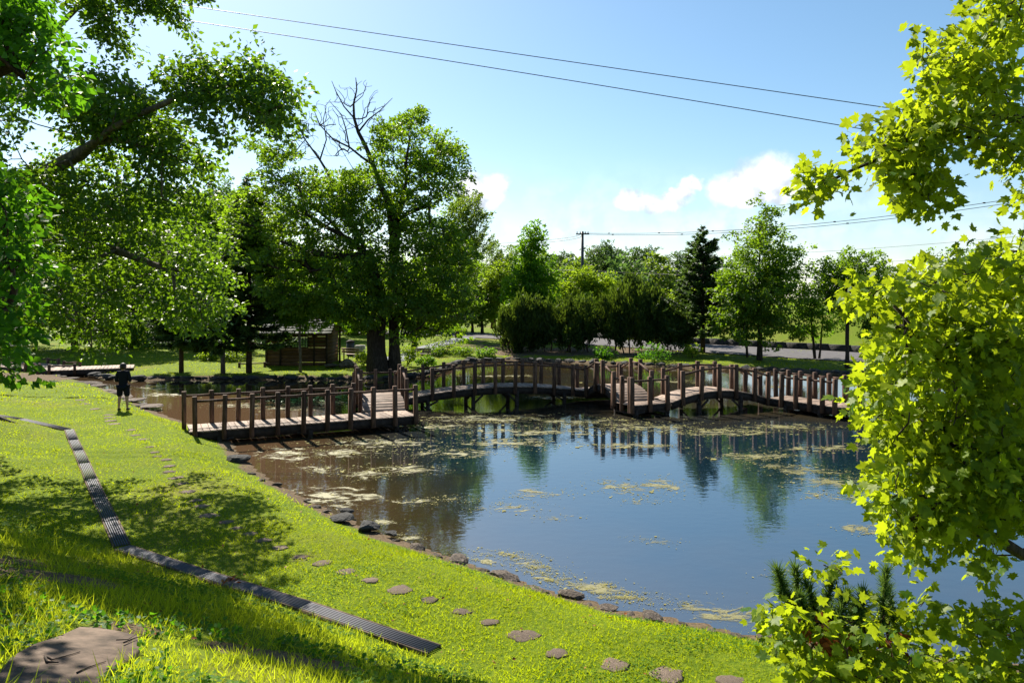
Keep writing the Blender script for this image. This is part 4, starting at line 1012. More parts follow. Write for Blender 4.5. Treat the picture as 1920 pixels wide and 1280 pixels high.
for pts, ra, rb in (([(735, 440, .2), (730, 385, 0), (712, 345, .3), (700, 310, .5), (686, 275, .6), (672, 248, .6), (664, 222, .5), (663, 195, .4), (669, 168, .3), (667, 146, .3)], .20, .022),
                    ([(700, 310, .5), (680, 296, .3), (655, 276, .1), (625, 262, -.1), (600, 235, -.2), (588, 205, -.3)], .085, .018), ([(672, 248, .6), (690, 225, .9), (712, 208, 1.1), (736, 184, 1.2)], .06, .015),
                    ([(664, 222, .5), (645, 200, .2), (630, 172, 0), (622, 152, 0)], .05, .015), ([(655, 276, .1), (648, 240, 0), (640, 215, 0), (618, 190, .1)], .05, .015),
                    ([(650, 400, .1), (630, 350, .4), (600, 300, .6), (572, 262, .7), (556, 230, .7)], .11, .02), ([(600, 300, .6), (612, 262, .8), (606, 225, .8), (612, 200, .8)], .05, .014), ([(663, 195, .4), (680, 180, .6), (688, 155, .7)], .03, .012)):
    tube(tb, [pr(*p_) for p_ in pts], np.linspace(ra, rb, len(pts)), 7, lump=.04, rng=rng)
tb.build('trunk', M['bark'], big, smooth=True)
lm = MB(); leaves_at(lm, LV, (.50, .50, .32), 105, .19, rng, base=.45, ctr=np.array([0, 0, 6.])); lm.build('crown', M['leaf_mid'], big)

# ------------------------------------------------------------------ big tree on the left, its limbs hanging over the lawn
rng = np.random.default_rng(8)
lb = np.array([-16.4, 21.6]); lt = np.array([lb[0], lb[1], gz(*lb)])
left = tree_root('overhanging_tree', lt, 'large spreading tree with surface roots and dark leaves hanging over the lawn')
q = lambda px_, py_, d: P(px_, py_, d) - lt
sk = Skel(); e = sk.line([np.array([0, 0, -.2]), (0.1, 0, 1.0), (.2, -.1, 2.2), (.35, -.2, 3.4)])
sk.line([(0.2, -.4, 4.6), (0.1, -.7, 6.2), (.5, -1., 8.0), (1.2, -1.4, 10)], e)
l1 = sk.line([q(-110, 430, 20.5), q(-30, 390, 19), q(50, 345, 17.4), (q(105, 310, 16.5)), q(150, 288, 15.8), q(212, 240, 15)], e)
sk.line([q(260, 215, 14.7), q(330, 185, 14.3), q(400, 165, 14), q(480, 150, 13.7)], l1)
sk.line([q(180, 266, 15.6), q(230, 262, 15.4), q(300, 280, 15), q(360, 310, 14.8)], l1 - 1)
l2 = sk.line([q(-60, 440, 20), q(40, 430, 19), q(130, 450, 18), q(220, 470, 17.2), q(300, 500, 16.8)], e)
sk.line([q(20, 500, 19), q(100, 560, 18), q(150, 610, 17.4), q(172, 650, 17)], e)
sk.line([q(-80, 250, 19.5), q(20, 150, 18.5), q(100, 60, 18), q(170, -10, 17.6), q(240, -20, 17.4)], e + 2)
sk.line([q(-150, 300, 18), q(-100, 150, 16.5), q(-20, 30, 15.5), q(60, -60, 15)], e + 3)
CL = []; EL = []
for poly, n_, a_, b_ in (([(-420, -260), (140, -260), (105, 20), (110, 110), (120, 190), (60, 250), (-420, 330)], 360, 14.5, 20),
                         ([(150, -60), (205, -10), (226, 88), (205, 85), (165, 50), (140, 10)], 24, 16.8, 17.8), ([(180, -60), (380, -50), (380, 6), (335, 52), (300, 30), (230, 22), (190, 5)], 36, 16.8, 17.8),
                         ([(110, 150), (190, 125), (300, 185), (340, 230), (360, 270), (300, 300), (230, 250), (150, 270), (100, 230)], 84, 14.5, 17),
                         ([(150, 250), (330, 260), (420, 290), (380, 340), (300, 390), (220, 430), (120, 420), (0, 390), (0, 250), (90, 300)], 110, 14.5, 18.5),
                         ([(305, 140), (350, 135), (405, 108), (425, 140), (492, 95), (500, 128), (558, 148), (540, 195), (532, 245), (500, 250), (460, 205), (425, 205), (468, 280), (430, 268), (370, 225), (335, 185)], 58, 13.0, 14.6),
                         ([(0, 380), (230, 420), (320, 400), (420, 440), (440, 500), (410, 560), (390, 620), (330, 610), (290, 580), (225, 610), (185, 665), (150, 660), (100, 615), (40, 620), (-60, 690), (-420, 640), (-420, 330)], 520, 15.5, 20.5)):
    c = from_poly(poly, n_, a_, b_, rng); CL.append(c - lt)
CL = np.concatenate(CL); EL = np.column_stack([rng.uniform(.15, .5, len(CL)), rng.normal(0, .15, len(CL)), -rng.uniform(.08, .42, len(CL))])
sk.reach(CL, rng, climb=.35, wander=.12, min_i=3)
tb = MB(); sk.mesh(tb, .40, .008, 10, rng=rng, lump=.06, flare=1.1); tb.build('trunk', M['bark3'], left, smooth=True)
for a in np.arange(0, 6.28, .7):                          # surface roots
    mb = MB(); L = rng.uniform(.8, 1.7); tt_ = np.linspace(0, 1, 6); pts = np.array([(math.cos(a + .25 * math.sin(5 * t)) * (.35 + L * t), math.sin(a + .25 * math.sin(5 * t)) * (.35 + L * t), 0) for t in tt_])
    pts[:, 2] = ground_z(pts[:, 0] + lt[0], pts[:, 1] + lt[1]) - lt[2] + np.linspace(.12, -.03, 6); tube(mb, pts, np.linspace(.17, .04, 6), 7, lump=.08, rng=rng); mb.build('root', M['bark3'], left, smooth=True)
lm = MB(); leaves_at(lm, CL, (.17, .24, .11), 72, .120, rng, LEAF, .45, .6, elong=EL, base=.42, tvar=.24); lm.build('crown', M['leaf_left'], left)

# nearer tree at the left edge, fresher green; only its branch ends reach into view
rng = np.random.default_rng(21)
nb2 = np.array([-9.6, 8.6]); nt_ = np.array([nb2[0], nb2[1], gz(*nb2)])
nt2 = tree_root('near_tree', nt_, 'fresh bright green leafy branches hanging in front of the large spreading tree')
q = lambda px_, py_, d: P(px_, py_, d) - nt_
sk = Skel(); e = sk.line([(0, 0, -.2), (.1, 0, 1.5), (.2, .1, 3.0), (.3, .1, 4.2)]); sk.line([(.4, .3, 5.5), (.9, .5, 7.0), (1.6, .6, 8.2)], e)
sk.line([q(-120, 480, 9.6), q(-50, 470, 9.6), q(20, 500, 9.6)], e); sk.line([q(-150, 250, 9.8), q(-60, 160, 9.8), q(30, 120, 9.8)], e)
CL = np.concatenate([from_poly(p_, n_, a_, b_, rng) for p_, n_, a_, b_ in (([(-60, 330), (30, 335), (58, 400), (45, 470), (62, 540), (20, 560), (-60, 540)], 34, 9, 10.4),
     ([(-60, -40), (60, -40), (85, 60), (125, 150), (110, 195), (70, 180), (20, 130), (-60, 120)], 46, 9.2, 10.6), ([(-60, 540), (20, 570), (45, 620), (20, 700), (-60, 690)], 20, 9, 10),
     ([(-420, -200), (-60, -200), (-60, 650), (-420, 600)], 190, 7.5, 11.5))]) - nt_
sk.reach(CL, rng, climb=.3, wander=.12, min_i=2)
tb = MB(); sk.mesh(tb, .24, .006, 8, rng=rng, lump=.05, flare=.4); tb.build('trunk', M['bark2'], nt2, smooth=True)
lm = MB(); leaves_at(lm, CL, (.20, .20, .12), 46, .13, rng, LEAF, .5, .6, elong=np.column_stack([rng.uniform(.05, .3, len(CL)), np.zeros(len(CL)), -rng.uniform(0, .2, len(CL))]), base=.5); lm.build('crown', M['leaf_near'], nt2)

# ------------------------------------------------------------------ maple on the right, branches hanging into view
rng = np.random.default_rng(33)
mb2 = np.array([6.6, 6.0]); mt = np.array([mb2[0], mb2[1], gz(*mb2)])
mapl = tree_root('maple_tree', mt, 'sunlit yellow-green maple with large lobed leaves hanging over the water')
q = lambda px_, py_, d: P(px_, py_, d) - mt
sk = Skel(); e = sk.line([(0, 0, -.25), (-.05, 0, .8), (-.15, 0, 1.7), (-.3, 0, 2.6), (-.35, 0, 3.6), (-.4, .1, 4.8), (-.4, .2, 6.0)])
for pts, at_ in (([(2050, 330, 5.9), (1960, 260, 5.8), (1900, 205, 5.7), (1830, 165, 5.6), (1775, 130, 5.5)], 4), ([(2060, 300, 5.8), (1950, 225, 5.6), (1840, 210, 5.4), (1760, 250, 5.3), (1680, 285, 5.2), (1600, 318, 5.1), (1545, 345, 5.1)], 4),
                 ([(2060, 720, 5.9), (1960, 690, 5.7), (1880, 665, 5.5), (1800, 655, 5.4), (1720, 640, 5.3), (1660, 610, 5.2)], 2), ([(2060, 900, 5.8), (1950, 880, 5.5), (1850, 840, 5.3), (1760, 800, 5.2), (1670, 775, 5.1)], 1),
                 ([(2060, 560, 5.9), (1960, 540, 5.8), (1860, 520, 5.6), (1780, 500, 5.5)], 3), ([(2050, 1010, 5.6), (1920, 1040, 5.4), (1880, 1015, 5.2), (1790, 980, 5.1), (1720, 1000, 5.0)], 1),
                 ([(2020, 1080, 5.4), (1920, 1135, 5.2), (1850, 1180, 5.0), (1780, 1196, 4.9), (1720, 1200, 4.8), (1655, 1188, 4.8)], 0), ([(1960, 60, 5.8), (1900, 30, 5.6), (1850, 20, 5.5)], 5)):
    sk.line([q(*p_) for p_ in pts], at_)
CL = np.concatenate([from_poly(p_, n_, a_, b_, rng) for p_, n_, a_, b_ in (
    ([(1835, -20), (1960, -20), (1960, 70), (1870, 85), (1830, 40)], 26, 4.9, 5.8), ([(1735, 45), (1800, 60), (1870, 100), (1930, 130), (1930, 190), (1840, 185), (1750, 160), (1730, 100)], 44, 4.9, 5.8),
    ([(1690, 200), (1790, 200), (1930, 220), (1930, 260), (1800, 265), (1745, 290), (1735, 330), (1700, 330), (1640, 310), (1630, 260)], 70, 4.8, 5.6), ([(1690, 320), (1745, 320), (1752, 415), (1728, 400), (1700, 360)], 16, 4.9, 5.4),
    ([(1508, 345), (1545, 322), (1562, 350), (1530, 378)], 8, 5.0, 5.2), ([(1870, 270), (1930, 260), (1930, 390), (1890, 370)], 12, 5.0, 5.8),
    ([(1740, 520), (1800, 490), (1860, 470), (1940, 460), (1960, 640), (1840, 680), (1740, 640), (1690, 600), (1605, 570), (1605, 540), (1680, 530)], 130, 4.7, 6.0),
    ([(1700, 610), (1800, 640), (1960, 640), (1960, 900), (1850, 900), (1740, 870), (1660, 850), (1640, 800), (1605, 770), (1635, 700), (1660, 640)], 215, 4.6, 6.0),
    ([(1660, 870), (1800, 880), (1960, 880), (1960, 960), (1880, 975), (1840, 1060), (1800, 1000), (1740, 1030), (1700, 1050), (1685, 980), (1645, 930)], 100, 4.6, 5.6),
    ([(2000, -60), (2300, -60), (2300, 380), (2000, 380)], 40, 5.2, 7.6), ([(2000, 520), (2300, 520), (2300, 950), (2000, 950)], 40, 5.2, 7.6))]) - mt
sk.reach(CL, rng, climb=.15, wander=.13, step=.25, min_i=3)
tb = MB(); sk.mesh(tb, .20, .0035, 8, rng=rng, lump=.05, flare=.5); tb.build('trunk', M['bark'], mapl, smooth=True)
lm = MB(); leaves_at(lm, CL, (.105, .125, .085), 21, .066, rng, MAPLE, .65, .35, sub=0, tvar=.28, base=.45, ctr=np.array([0, 0, 2.5])); lm.build('crown', M['leaf_maple'], mapl)
# low branch tangle in the corner: broad leaves and dwarf pine shoots on one shrub
rng = np.random.default_rng(44)
sb = np.array([3.15, 5.35]); sbz = np.array([sb[0], sb[1], gz(*sb)])
shr = tree_root('vine_shrub', sbz, 'leafy vine tangle with broad bright leaves in front of the water', cat='shrub')
q = lambda px_, py_, d: P(px_, py_, d) - sbz
sk = Skel(); e = sk.line([(0, 0, -.2), (0.02, 0, .15), (0, .02, .35)])
CL = np.concatenate([from_poly(p_, n_, a_, b_, rng) for p_, n_, a_, b_ in (([(1415, 1150), (1460, 1130), (1540, 1150), (1620, 1145), (1690, 1150), (1690, 1180), (1600, 1200), (1560, 1250), (1490, 1230), (1445, 1180)], 40, 4.4, 5.1),
     ([(1510, 1240), (1620, 1215), (1800, 1230), (1940, 1215), (1940, 1330), (1510, 1330)], 90, 4.1, 5.2), ([(1535, 1060), (1565, 1055), (1580, 1075), (1560, 1085)], 4, 4.85, 5.0), ([(1710, 1130), (1735, 1115), (1740, 1150), (1715, 1165)], 6, 4.8, 5.0),
     ([(1790, 1180), (1840, 1155), (1920, 1150), (1930, 1200), (1810, 1210)], 20, 4.5, 5.1))]) - sbz
sk.reach(CL, rng, climb=.2, wander=.12, step=.2)
tb = MB(); sk.mesh(tb, .05, .003, 6, rng=rng); tb.build('stem', M['bark2'], shr, smooth=True)
lm = MB(); leaves_at(lm, CL, (.10, .10, .07), 14, .066, rng, MAPLE, .35, .5, base=.36, tvar=.22, sub=0); lm.build('foliage', M['leaf_maple'], shr)
dl = MB(); leaves_at(dl, np.array([q(1520, 1180, 4.6), q(1535, 1195, 4.55), q(1575, 1190, 4.7), q(1680, 1205, 4.6)]), (.06, .05, .04), 16, .07, rng, LEAF, .3, .4); dl.build('dead_leaves', M['dead_leaf'], shr)
dp = tree_root('dwarf_pine', sbz + [-.12, .1, 0], 'dwarf pine with upright bristly shoots among the vine leaves', cat='shrub')
q = lambda px_, py_, d: P(px_, py_, d) - (sbz + [-.12, .1, 0]); sk = Skel(); e = sk.line([(0, 0, -.2), (0, 0, .2), (-.02, .03, .4)]); nm = MB(); tb = MB()
for (a, b) in (((1470, 1110), (1483, 1040)), ((1500, 1130), (1502, 1052)), ((1530, 1150), (1520, 1085)), ((1548, 1135), (1552, 1070)), ((1515, 1165), (1500, 1100)), ((1575, 1150), (1580, 1095)), ((1655, 1150), (1660, 1045)), ((1672, 1150), (1665, 1075)), ((1610, 1150), (1614, 1100)), ((1560, 1180), (1570, 1130)), ((1540, 1190), (1530, 1140)), ((1600, 1185), (1600, 1130)), ((1490, 1140), (1465, 1095))):
    A = q(*a, 4.85 + rng.uniform(-.15, .15)); B = A + (q(*b, 4.85) - q(*a, 4.85)) * .8 + rng.normal(0, .03, 3); tube(tb, [np.array([0, 0, .35]) * .6 + A * 0 + np.array([rng.uniform(-.05, .05), 0, 0]), (A + np.array([0, 0, .2])) * .6, A, B], [.014, .011, .008, .004], 5)
    n_ = 520; t = rng.uniform(-.25, 1, n_); pos = A + (B - A) * t[:, None]; ax = unit(B - A) * (.4 + .6 * t[:, None]) + rng.standard_normal((n_, 3)) * .6
    stamp(nm, NEEDLE[0], NEEDLE[1], pos, ax, rng.standard_normal((n_, 3)), rng.uniform(.05, .11, n_), np.clip(.4 + .5 * t + rng.normal(0, .15, n_), 0, 1), np.full(n_, .0085))
tb.build('stem', M['bark2'], dp, smooth=True); nm.build('foliage', M['dwarf'], dp)
# ------------------------------------------------------------------ trees beyond the pond
def blobs_px(base, d, lst):
    """crown masses given by outline (px, py, rx, ry) seen from the lawn at depth d -> metres relative to base"""
    out = []
    for px_, py_, rx_, ry_ in lst:
        c = P(px_, py_, d) - base; out.append((c[0], c[1], c[2], rx_ / FPX * d, rx_ / FPX * d * .9, ry_ / FPX * d))
    return out
def far_tree(label, bpx, crown, ncl, per, leaf, clr, r0, ml, mbk, seed, d=None, **kw):
    if d is None: b = on_ground(*bpx)
    else: x = (bpx[0] - CX) / FPX * d; b = np.array([x, d, gz(x, d)])
    top = min(c[1] - c[3] for c in crown); H = CAMZ + (HY - top) / FPX * b[1] - b[2]
    return broadleaf(label, b, H, blobs_px(b, b[1], crown), ncl, per, leaf, clr, r0, M[ml], M[mbk], seed, **kw)
gR = 'trees along the road'
far_tree('tall full green tree with pointed crown between road and pond', (1424, 677), [(1432, 420, 34, 45), (1425, 480, 70, 50), (1435, 550, 95, 60), (1425, 605, 85, 42), (1470, 500, 55, 50), (1385, 560, 45, 55)], 270, 100, .19, .50, .17, 'leaf_mid', 'bark', 61, group=gR, trunk=.85)
far_tree('slim tree with thin trunk beside the tall full green tree', (1401, 671), [(1385, 590, 38, 40), (1400, 560, 30, 40)], 36, 70, .17, .40, .08, 'leaf_mid', 'bark', 62, group=gR, trunk=.8)
far_tree('small bushy tree with several stems near the road', (1532, 675), [(1530, 560, 36, 45), (1540, 605, 45, 32), (1515, 600, 30, 30)], 60, 80, .16, .38, .12, 'leaf_fresh', 'bark', 63, group=gR, stems=3, trunk=.6)
far_tree('round-topped tree with slender clear trunk near the shore', (1588, 690), [(1600, 505, 52, 40), (1640, 530, 48, 38), (1570, 530, 36, 38), (1605, 565, 60, 26)], 180, 95, .155, .40, .12, 'leaf_mid', 'bark', 64, group=gR, trunk=.72, tint=.5)
far_tree('low spreading tree partly hidden behind the maple leaves', (1652, 692), [(1655, 580, 40, 35), (1685, 560, 40, 40), (1640, 615, 30, 22)], 70, 85, .15, .38, .10, 'leaf_mid', 'bark', 65, group=gR, trunk=.6)
far_tree('second tree hidden behind the maple beside the bridge', (1760, 690), [(1760, 560, 70, 60), (1800, 520, 60, 60), (1730, 600, 50, 40)], 90, 85, .16, .42, .13, 'leaf_mid', 'bark', 66, group=gR, trunk=.6)
b = on_ground(1318, 662); conifer('dark pointed spruce with two trunks at the end of the clipped pines', b, CAMZ + (HY - 428) / FPX * b[1] - b[2], 50 / FPX * b[1] * 1.5, 71, M['needle'], M['bark2'], .16, .15, 28, 8, twig=.42, dens=13, droop=.1)
far_tree('conical fresh green tree behind the dark clipped pines', (1002, 650), [(997, 445, 15, 32), (998, 490, 34, 36), (1000, 540, 52, 40), (1000, 590, 62, 30)], 220, 90, .25, .58, .16, 'leaf_fresh', 'bark', 72, d=66, trunk=.85)
far_tree('yellow-green rounded tree between willow and conical fresh green tree', (904, 626), [(940, 525, 28, 28), (918, 560, 30, 36), (952, 560, 34, 38), (905, 588, 18, 16)], 120, 90, .25, .55, .15, 'leaf_lime', 'bark', 73, trunk=.6)
far_tree('slim green tree with a dark trunk beside the yellow-green tree', (886, 624), [(880, 560, 28, 40), (890, 520, 26, 34), (870, 590, 26, 20)], 60, 80, .26, .6, .14, 'leaf_mid', 'bark', 74, trunk=.7)
far_tree('flat-topped yellow-green tree around the utility pole', (1100, 640), [(1085, 530, 36, 20), (1122, 535, 34, 18), (1100, 560, 52, 22)], 110, 80, .30, .62, .15, 'leaf_lime', 'bark', 75, d=78, trunk=.55)
far_tree('yellow-green tree squeezed between spruce and clipped pines', (1262, 640), [(1258, 590, 26, 34), (1275, 560, 22, 26), (1245, 620, 26, 20)], 50, 80, .26, .55, .12, 'leaf_lime', 'bark', 76, d=64, trunk=.5)
# wind-swept willows with upswept twigs behind the big tree
def willow(label, bpx, d, crown, n, seed):
    rng = np.random.default_rng(seed); x = (bpx - CX) / FPX * d; b = np.array([x, d, gz(x, d)]); root = tree_root('willow_tree', b, label, 'wind-swept willows'); bl = blobs_px(b, d, crown)
    H = max(c[2] + c[5] for c in bl); sk = Skel(); sk.line([(0, 0, -.1), (0.05, 0, H * .2), (.2, 0, H * .4), (.5, 0, H * .58)]); C = blob_pts(bl, n, rng, .4); sk.reach(C, rng, climb=.6)
    tb = MB(); sk.mesh(tb, .28, .015, 7, rng=rng, flare=.3); tb.build('trunk', M['bark2'], root, smooth=True); lm = MB(); per = 95
    K = n * per; t = rng.uniform(0, 1, (n, per, 1)); dirv = unit(np.column_stack([rng.uniform(.2, .8, n), rng.normal(0, .35, n), rng.uniform(.35, .9, n)]))
    pos = (C[:, None] + dirv[:, None] * t * 1.7 + rng.standard_normal((n, per, 3)) * (.34 * (1.15 - t))).reshape(-1, 3)
    ax = np.repeat(dirv, per, 0) + rng.standard_normal((K, 3)) * .5; stamp(lm, LEAF[0], LEAF[1], pos, ax, rng.standard_normal((K, 3)) + [0, 0, .6], rng.uniform(.22, .36, K), np.clip(.4 + np.repeat(rng.normal(0, .2, n), per) + rng.normal(0, .15, K), 0, 1), rng.uniform(.12, .2, K))
    lm.build('crown', M['leaf_willow'], root)
willow('tall willow with upswept windblown crown beside the big old tree', 860, 70, [(865, 420, 38, 42), (850, 480, 52, 48), (840, 550, 50, 50), (880, 470, 30, 40)], 150, 81)
willow('lower willow behind the tall windblown one', 925, 92, [(925, 490, 34, 32), (915, 530, 46, 32), (950, 500, 24, 30)], 70, 82)
# conifers and young trees on the left lawn
gL = 'dark spruces on the lawn by the hut'
for (bx_, by_, top_, rad_, r0_, lb_, sd, bk, z0) in ((340, 700, 440, 2.0, .13, 'dark spruce with bushy low branches, farthest from the hut', 91, 'bark2', .22), (418, 702, 470, 1.9, .13, 'dark spruce with pale trunk standing between the two brown-trunked spruces', 92, 'bark3', .22),
                                               (467, 699, 330, 2.3, .16, 'tallest dark spruce with straight brown trunk nearest the hut', 93, 'bark2', .15)):
    b = on_ground(bx_, by_); conifer(lb_, b, CAMZ + (HY - top_) / FPX * b[1] - b[2], rad_, sd, M['needle'], M[bk], r0_, z0, 26, 8, gL, .40, 14, .25)
far_tree('young tree with a thin pale trunk in front of the hut', (563, 698), [(560, 555, 52, 46), (575, 592, 48, 26), (540, 597, 34, 20), (608, 580, 34, 30)], 120, 90, .15, .38, .075, 'leaf_fresh', 'bark3', 94, trunk=.7)
far_tree('thin-stemmed young tree between hut and boulder', (637, 682), [(640, 590, 30, 24), (655, 570, 30, 26)], 40, 80, .15, .38, .06, 'leaf_fresh', 'bark2', 95, trunk=.75)
far_tree('tree with short brown trunk behind the bench', (777, 655), [(790, 600, 46, 26), (770, 585, 40, 26), (820, 610, 30, 18)], 60, 85, .2, .45, .2, 'leaf_fresh', 'bark2', 96, trunk=.6)
# wood behind the left lawn
gW = 'trees of the wood behind the lawn'
for i, (bx_, d_, crown, ml, lb_) in enumerate([
    (390, 62, [(385, 400, 45, 50), (380, 470, 60, 55), (390, 540, 55, 50)], 'leaf_mid', 'full green tree standing behind the dark spruces'),
    (430, 85, [(425, 380, 34, 40), (430, 450, 45, 60), (430, 530, 45, 50)], 'hazed_leaf', 'tall tree with bluish haze in its colour rising far behind the spruces'),
    (500, 72, [(500, 480, 60, 50), (510, 560, 65, 50), (480, 420, 40, 40)], 'leaf_willow', 'olive green tree behind the hut'),
    (590, 70, [(590, 520, 55, 55), (600, 580, 55, 40)], 'leaf_fresh', 'fresh green tree behind the hut roof'),
    (690, 78, [(680, 520, 60, 60), (690, 590, 60, 40)], 'leaf_mid', 'dense green tree far behind the big trunk'),
    (800, 84, [(800, 530, 60, 50), (810, 590, 50, 30)], 'leaf_fresh', 'green tree beyond the grey footpath'),
    (250, 60, [(250, 400, 60, 60), (250, 440, 70, 70), (260, 540, 80, 60), (250, 620, 70, 40)], 'leaf_mid', 'broad shady tree behind the standing person'),
    (140, 58, [(140, 420, 70, 60), (140, 480, 80, 90), (130, 580, 90, 60)], 'leaf_left', 'dark dense tree behind the boardwalk'),
    (20, 60, [(20, 400, 80, 70), (20, 480, 90, 90), (20, 590, 90, 60)], 'leaf_mid', 'dense mid-green tree behind the boardwalk end'),
    (-110, 58, [(-110, 480, 90, 110), (-100, 590, 90, 60)], 'leaf_mid', 'dense tree beyond the old tree roots, past the boardwalk end'),
    (330, 75, [(325, 400, 50, 50), (330, 480, 60, 60), (330, 560, 70, 50)], 'leaf_willow', 'olive tree filling the gap between spruces and broad shady tree')]):
    far_tree(lb_, (bx_, 0), crown, 150, 85, .34, .8, .22, ml, 'bark2', 100 + i, d=d_, group=gW, trunk=.55)
# far tree line over the road
rngF = np.random.default_rng(7)
fl = []
for k in range(46):
    px_ = rngF.uniform(930, 1345) if k < 24 else rngF.uniform(1345, 2150) if k < 34 else rngF.uniform(-250, 900); d_ = rngF.uniform(105, 175)
    top_ = np.interp(px_, [-250, 900, 1000, 1040, 1130, 1230, 1250, 1330, 1500, 1700, 2150], [440, 470, 480, 470, 475, 470, 480, 490, 520, 520, 510]) + rngF.uniform(-8, 30)
    fl.append((px_, d_, top_))
shapes_ = ('broad', 'narrow')
for k, (px_, d_, top_) in enumerate(fl):
    w_ = rngF.uniform(26, 46) * 130 / d_; hh = (572 - top_)
    far_tree(('green tree in the far line above the road, haze put into its colour' if k % 3 else 'paler olive tree mixed into the far line of trees') if 930 < px_ < 1345 else 'distant tree glimpsed beyond the roadside trees' if px_ > 1344 else 'distant tree filling the wood behind the big old tree', (px_, 0), [(px_, top_ + hh * .3, w_ * .7, hh * .3), (px_ + rngF.uniform(-8, 8), top_ + hh * .62, w_, hh * .34)], 46, 60, .55, 1.15, .25, 'hazed_leaf' if k % 3 else 'leaf_willow', 'bark2', 300 + k, d=d_, group='distant tree line', trunk=.6)
# pines with tufted crowns standing out of the far line
for k, (px_, top_) in enumerate(((1112, 462), (1135, 455), (1160, 462), (1185, 456), (1210, 463), (1232, 470), (1270, 468), (1292, 472), (1052, 470))):
    d_ = 118 + 4 * (k % 3); far_tree('tufted dark pine standing up out of the distant tree line', (px_, 0), [(px_ + 4, top_ + 12, 13, 12), (px_, top_ + 30, 18, 16), (px_ - 3, top_ + 54, 20, 16)], 30, 60, .5, .75, .22, 'needle', 'bark2', 400 + k, d=d_, group='pines in the distant tree line', trunk=.9, wr=.45, upn=.3)

# ------------------------------------------------------------------ clipped shrub pines on the far shore
def shrub_pine(label, bx_, d_, crown, n, seed):
    rng = np.random.default_rng(seed); x = (bx_ - CX) / FPX * d_; b = np.array([x, d_, gz(x, d_)]); root = tree_root('shrub_pine', b, label, 'dark clipped pines on the far shore', 'pine'); bl = blobs_px(b, d_, crown)
    wid = max(c[3] for c in bl); C = blob_pts(bl, int(n * 1.25), rng, .3); C = C[C[:, 2] > (.3 if seed == 501 else .85) - .5 * rng.random(len(C))]; sk = Skel()
    for k in range(max(5, int(wid * 3.2))):
        a = rng.uniform(-1, 1) * wid * .85; yy = rng.uniform(-.7, .7); sk.line([(a, yy, -.1), (a + rng.normal(0, .12), yy, .5), (a + rng.normal(0, .25), yy + rng.normal(0, .15), 1.1), (a + rng.normal(0, .4), yy + rng.normal(0, .3), 1.7)])
    sk.reach(C, rng, climb=.5, wander=.2); tb = MB(); sk.mesh(tb, .09, .012, 6, rng=rng); tb.build('trunk', M['bark2'], root, smooth=True)
    per = 60; m_ = len(C); K = m_ * per; lm = MB(); pos = (C[:, None] + rng.standard_normal((m_, per, 3)) * [.13, .13, .34]).reshape(-1, 3)
    ax = rng.standard_normal((K, 3)) * .38 + [0, 0, 1.0] + unit(pos - [0, 0, .8]) * .5; tint = np.clip(.35 + np.repeat(rng.normal(0, .15, m_), per) + rng.normal(0, .15, K) + .12 * (pos[:, 2] - 2), 0, 1)  # needles lighten with height: sunlit tops put into the tint
    stamp(lm, LEAF[0], LEAF[1], pos, ax, rng.standard_normal((K, 3)), rng.uniform(.22, .42, K), tint, rng.uniform(.12, .2, K)); lm.build('crown', M['pine'], root)
shrub_pine('rounded dark pine bush of the hedge whose foliage reaches the ground', 970, 57.5, [(962, 625, 32, 42), (985, 605, 36, 40), (1005, 610, 30, 44)], 170, 501)
shrub_pine('low flat-topped dark pine in the middle of the hedge', 1062, 57.2, [(1045, 600, 40, 36), (1085, 600, 42, 38), (1065, 620, 50, 26)], 150, 502)
shrub_pine('tallest domed dark pine of the hedge with bare lower stems', 1190, 56.5, [(1190, 572, 54, 46), (1150, 598, 32, 46), (1232, 590, 32, 46), (1190, 610, 60, 36)], 250, 503)
shrub_pine('thin twiggy dark pine beside the pointed spruce', 1275, 55.0, [(1270, 625, 28, 28)], 40, 504)

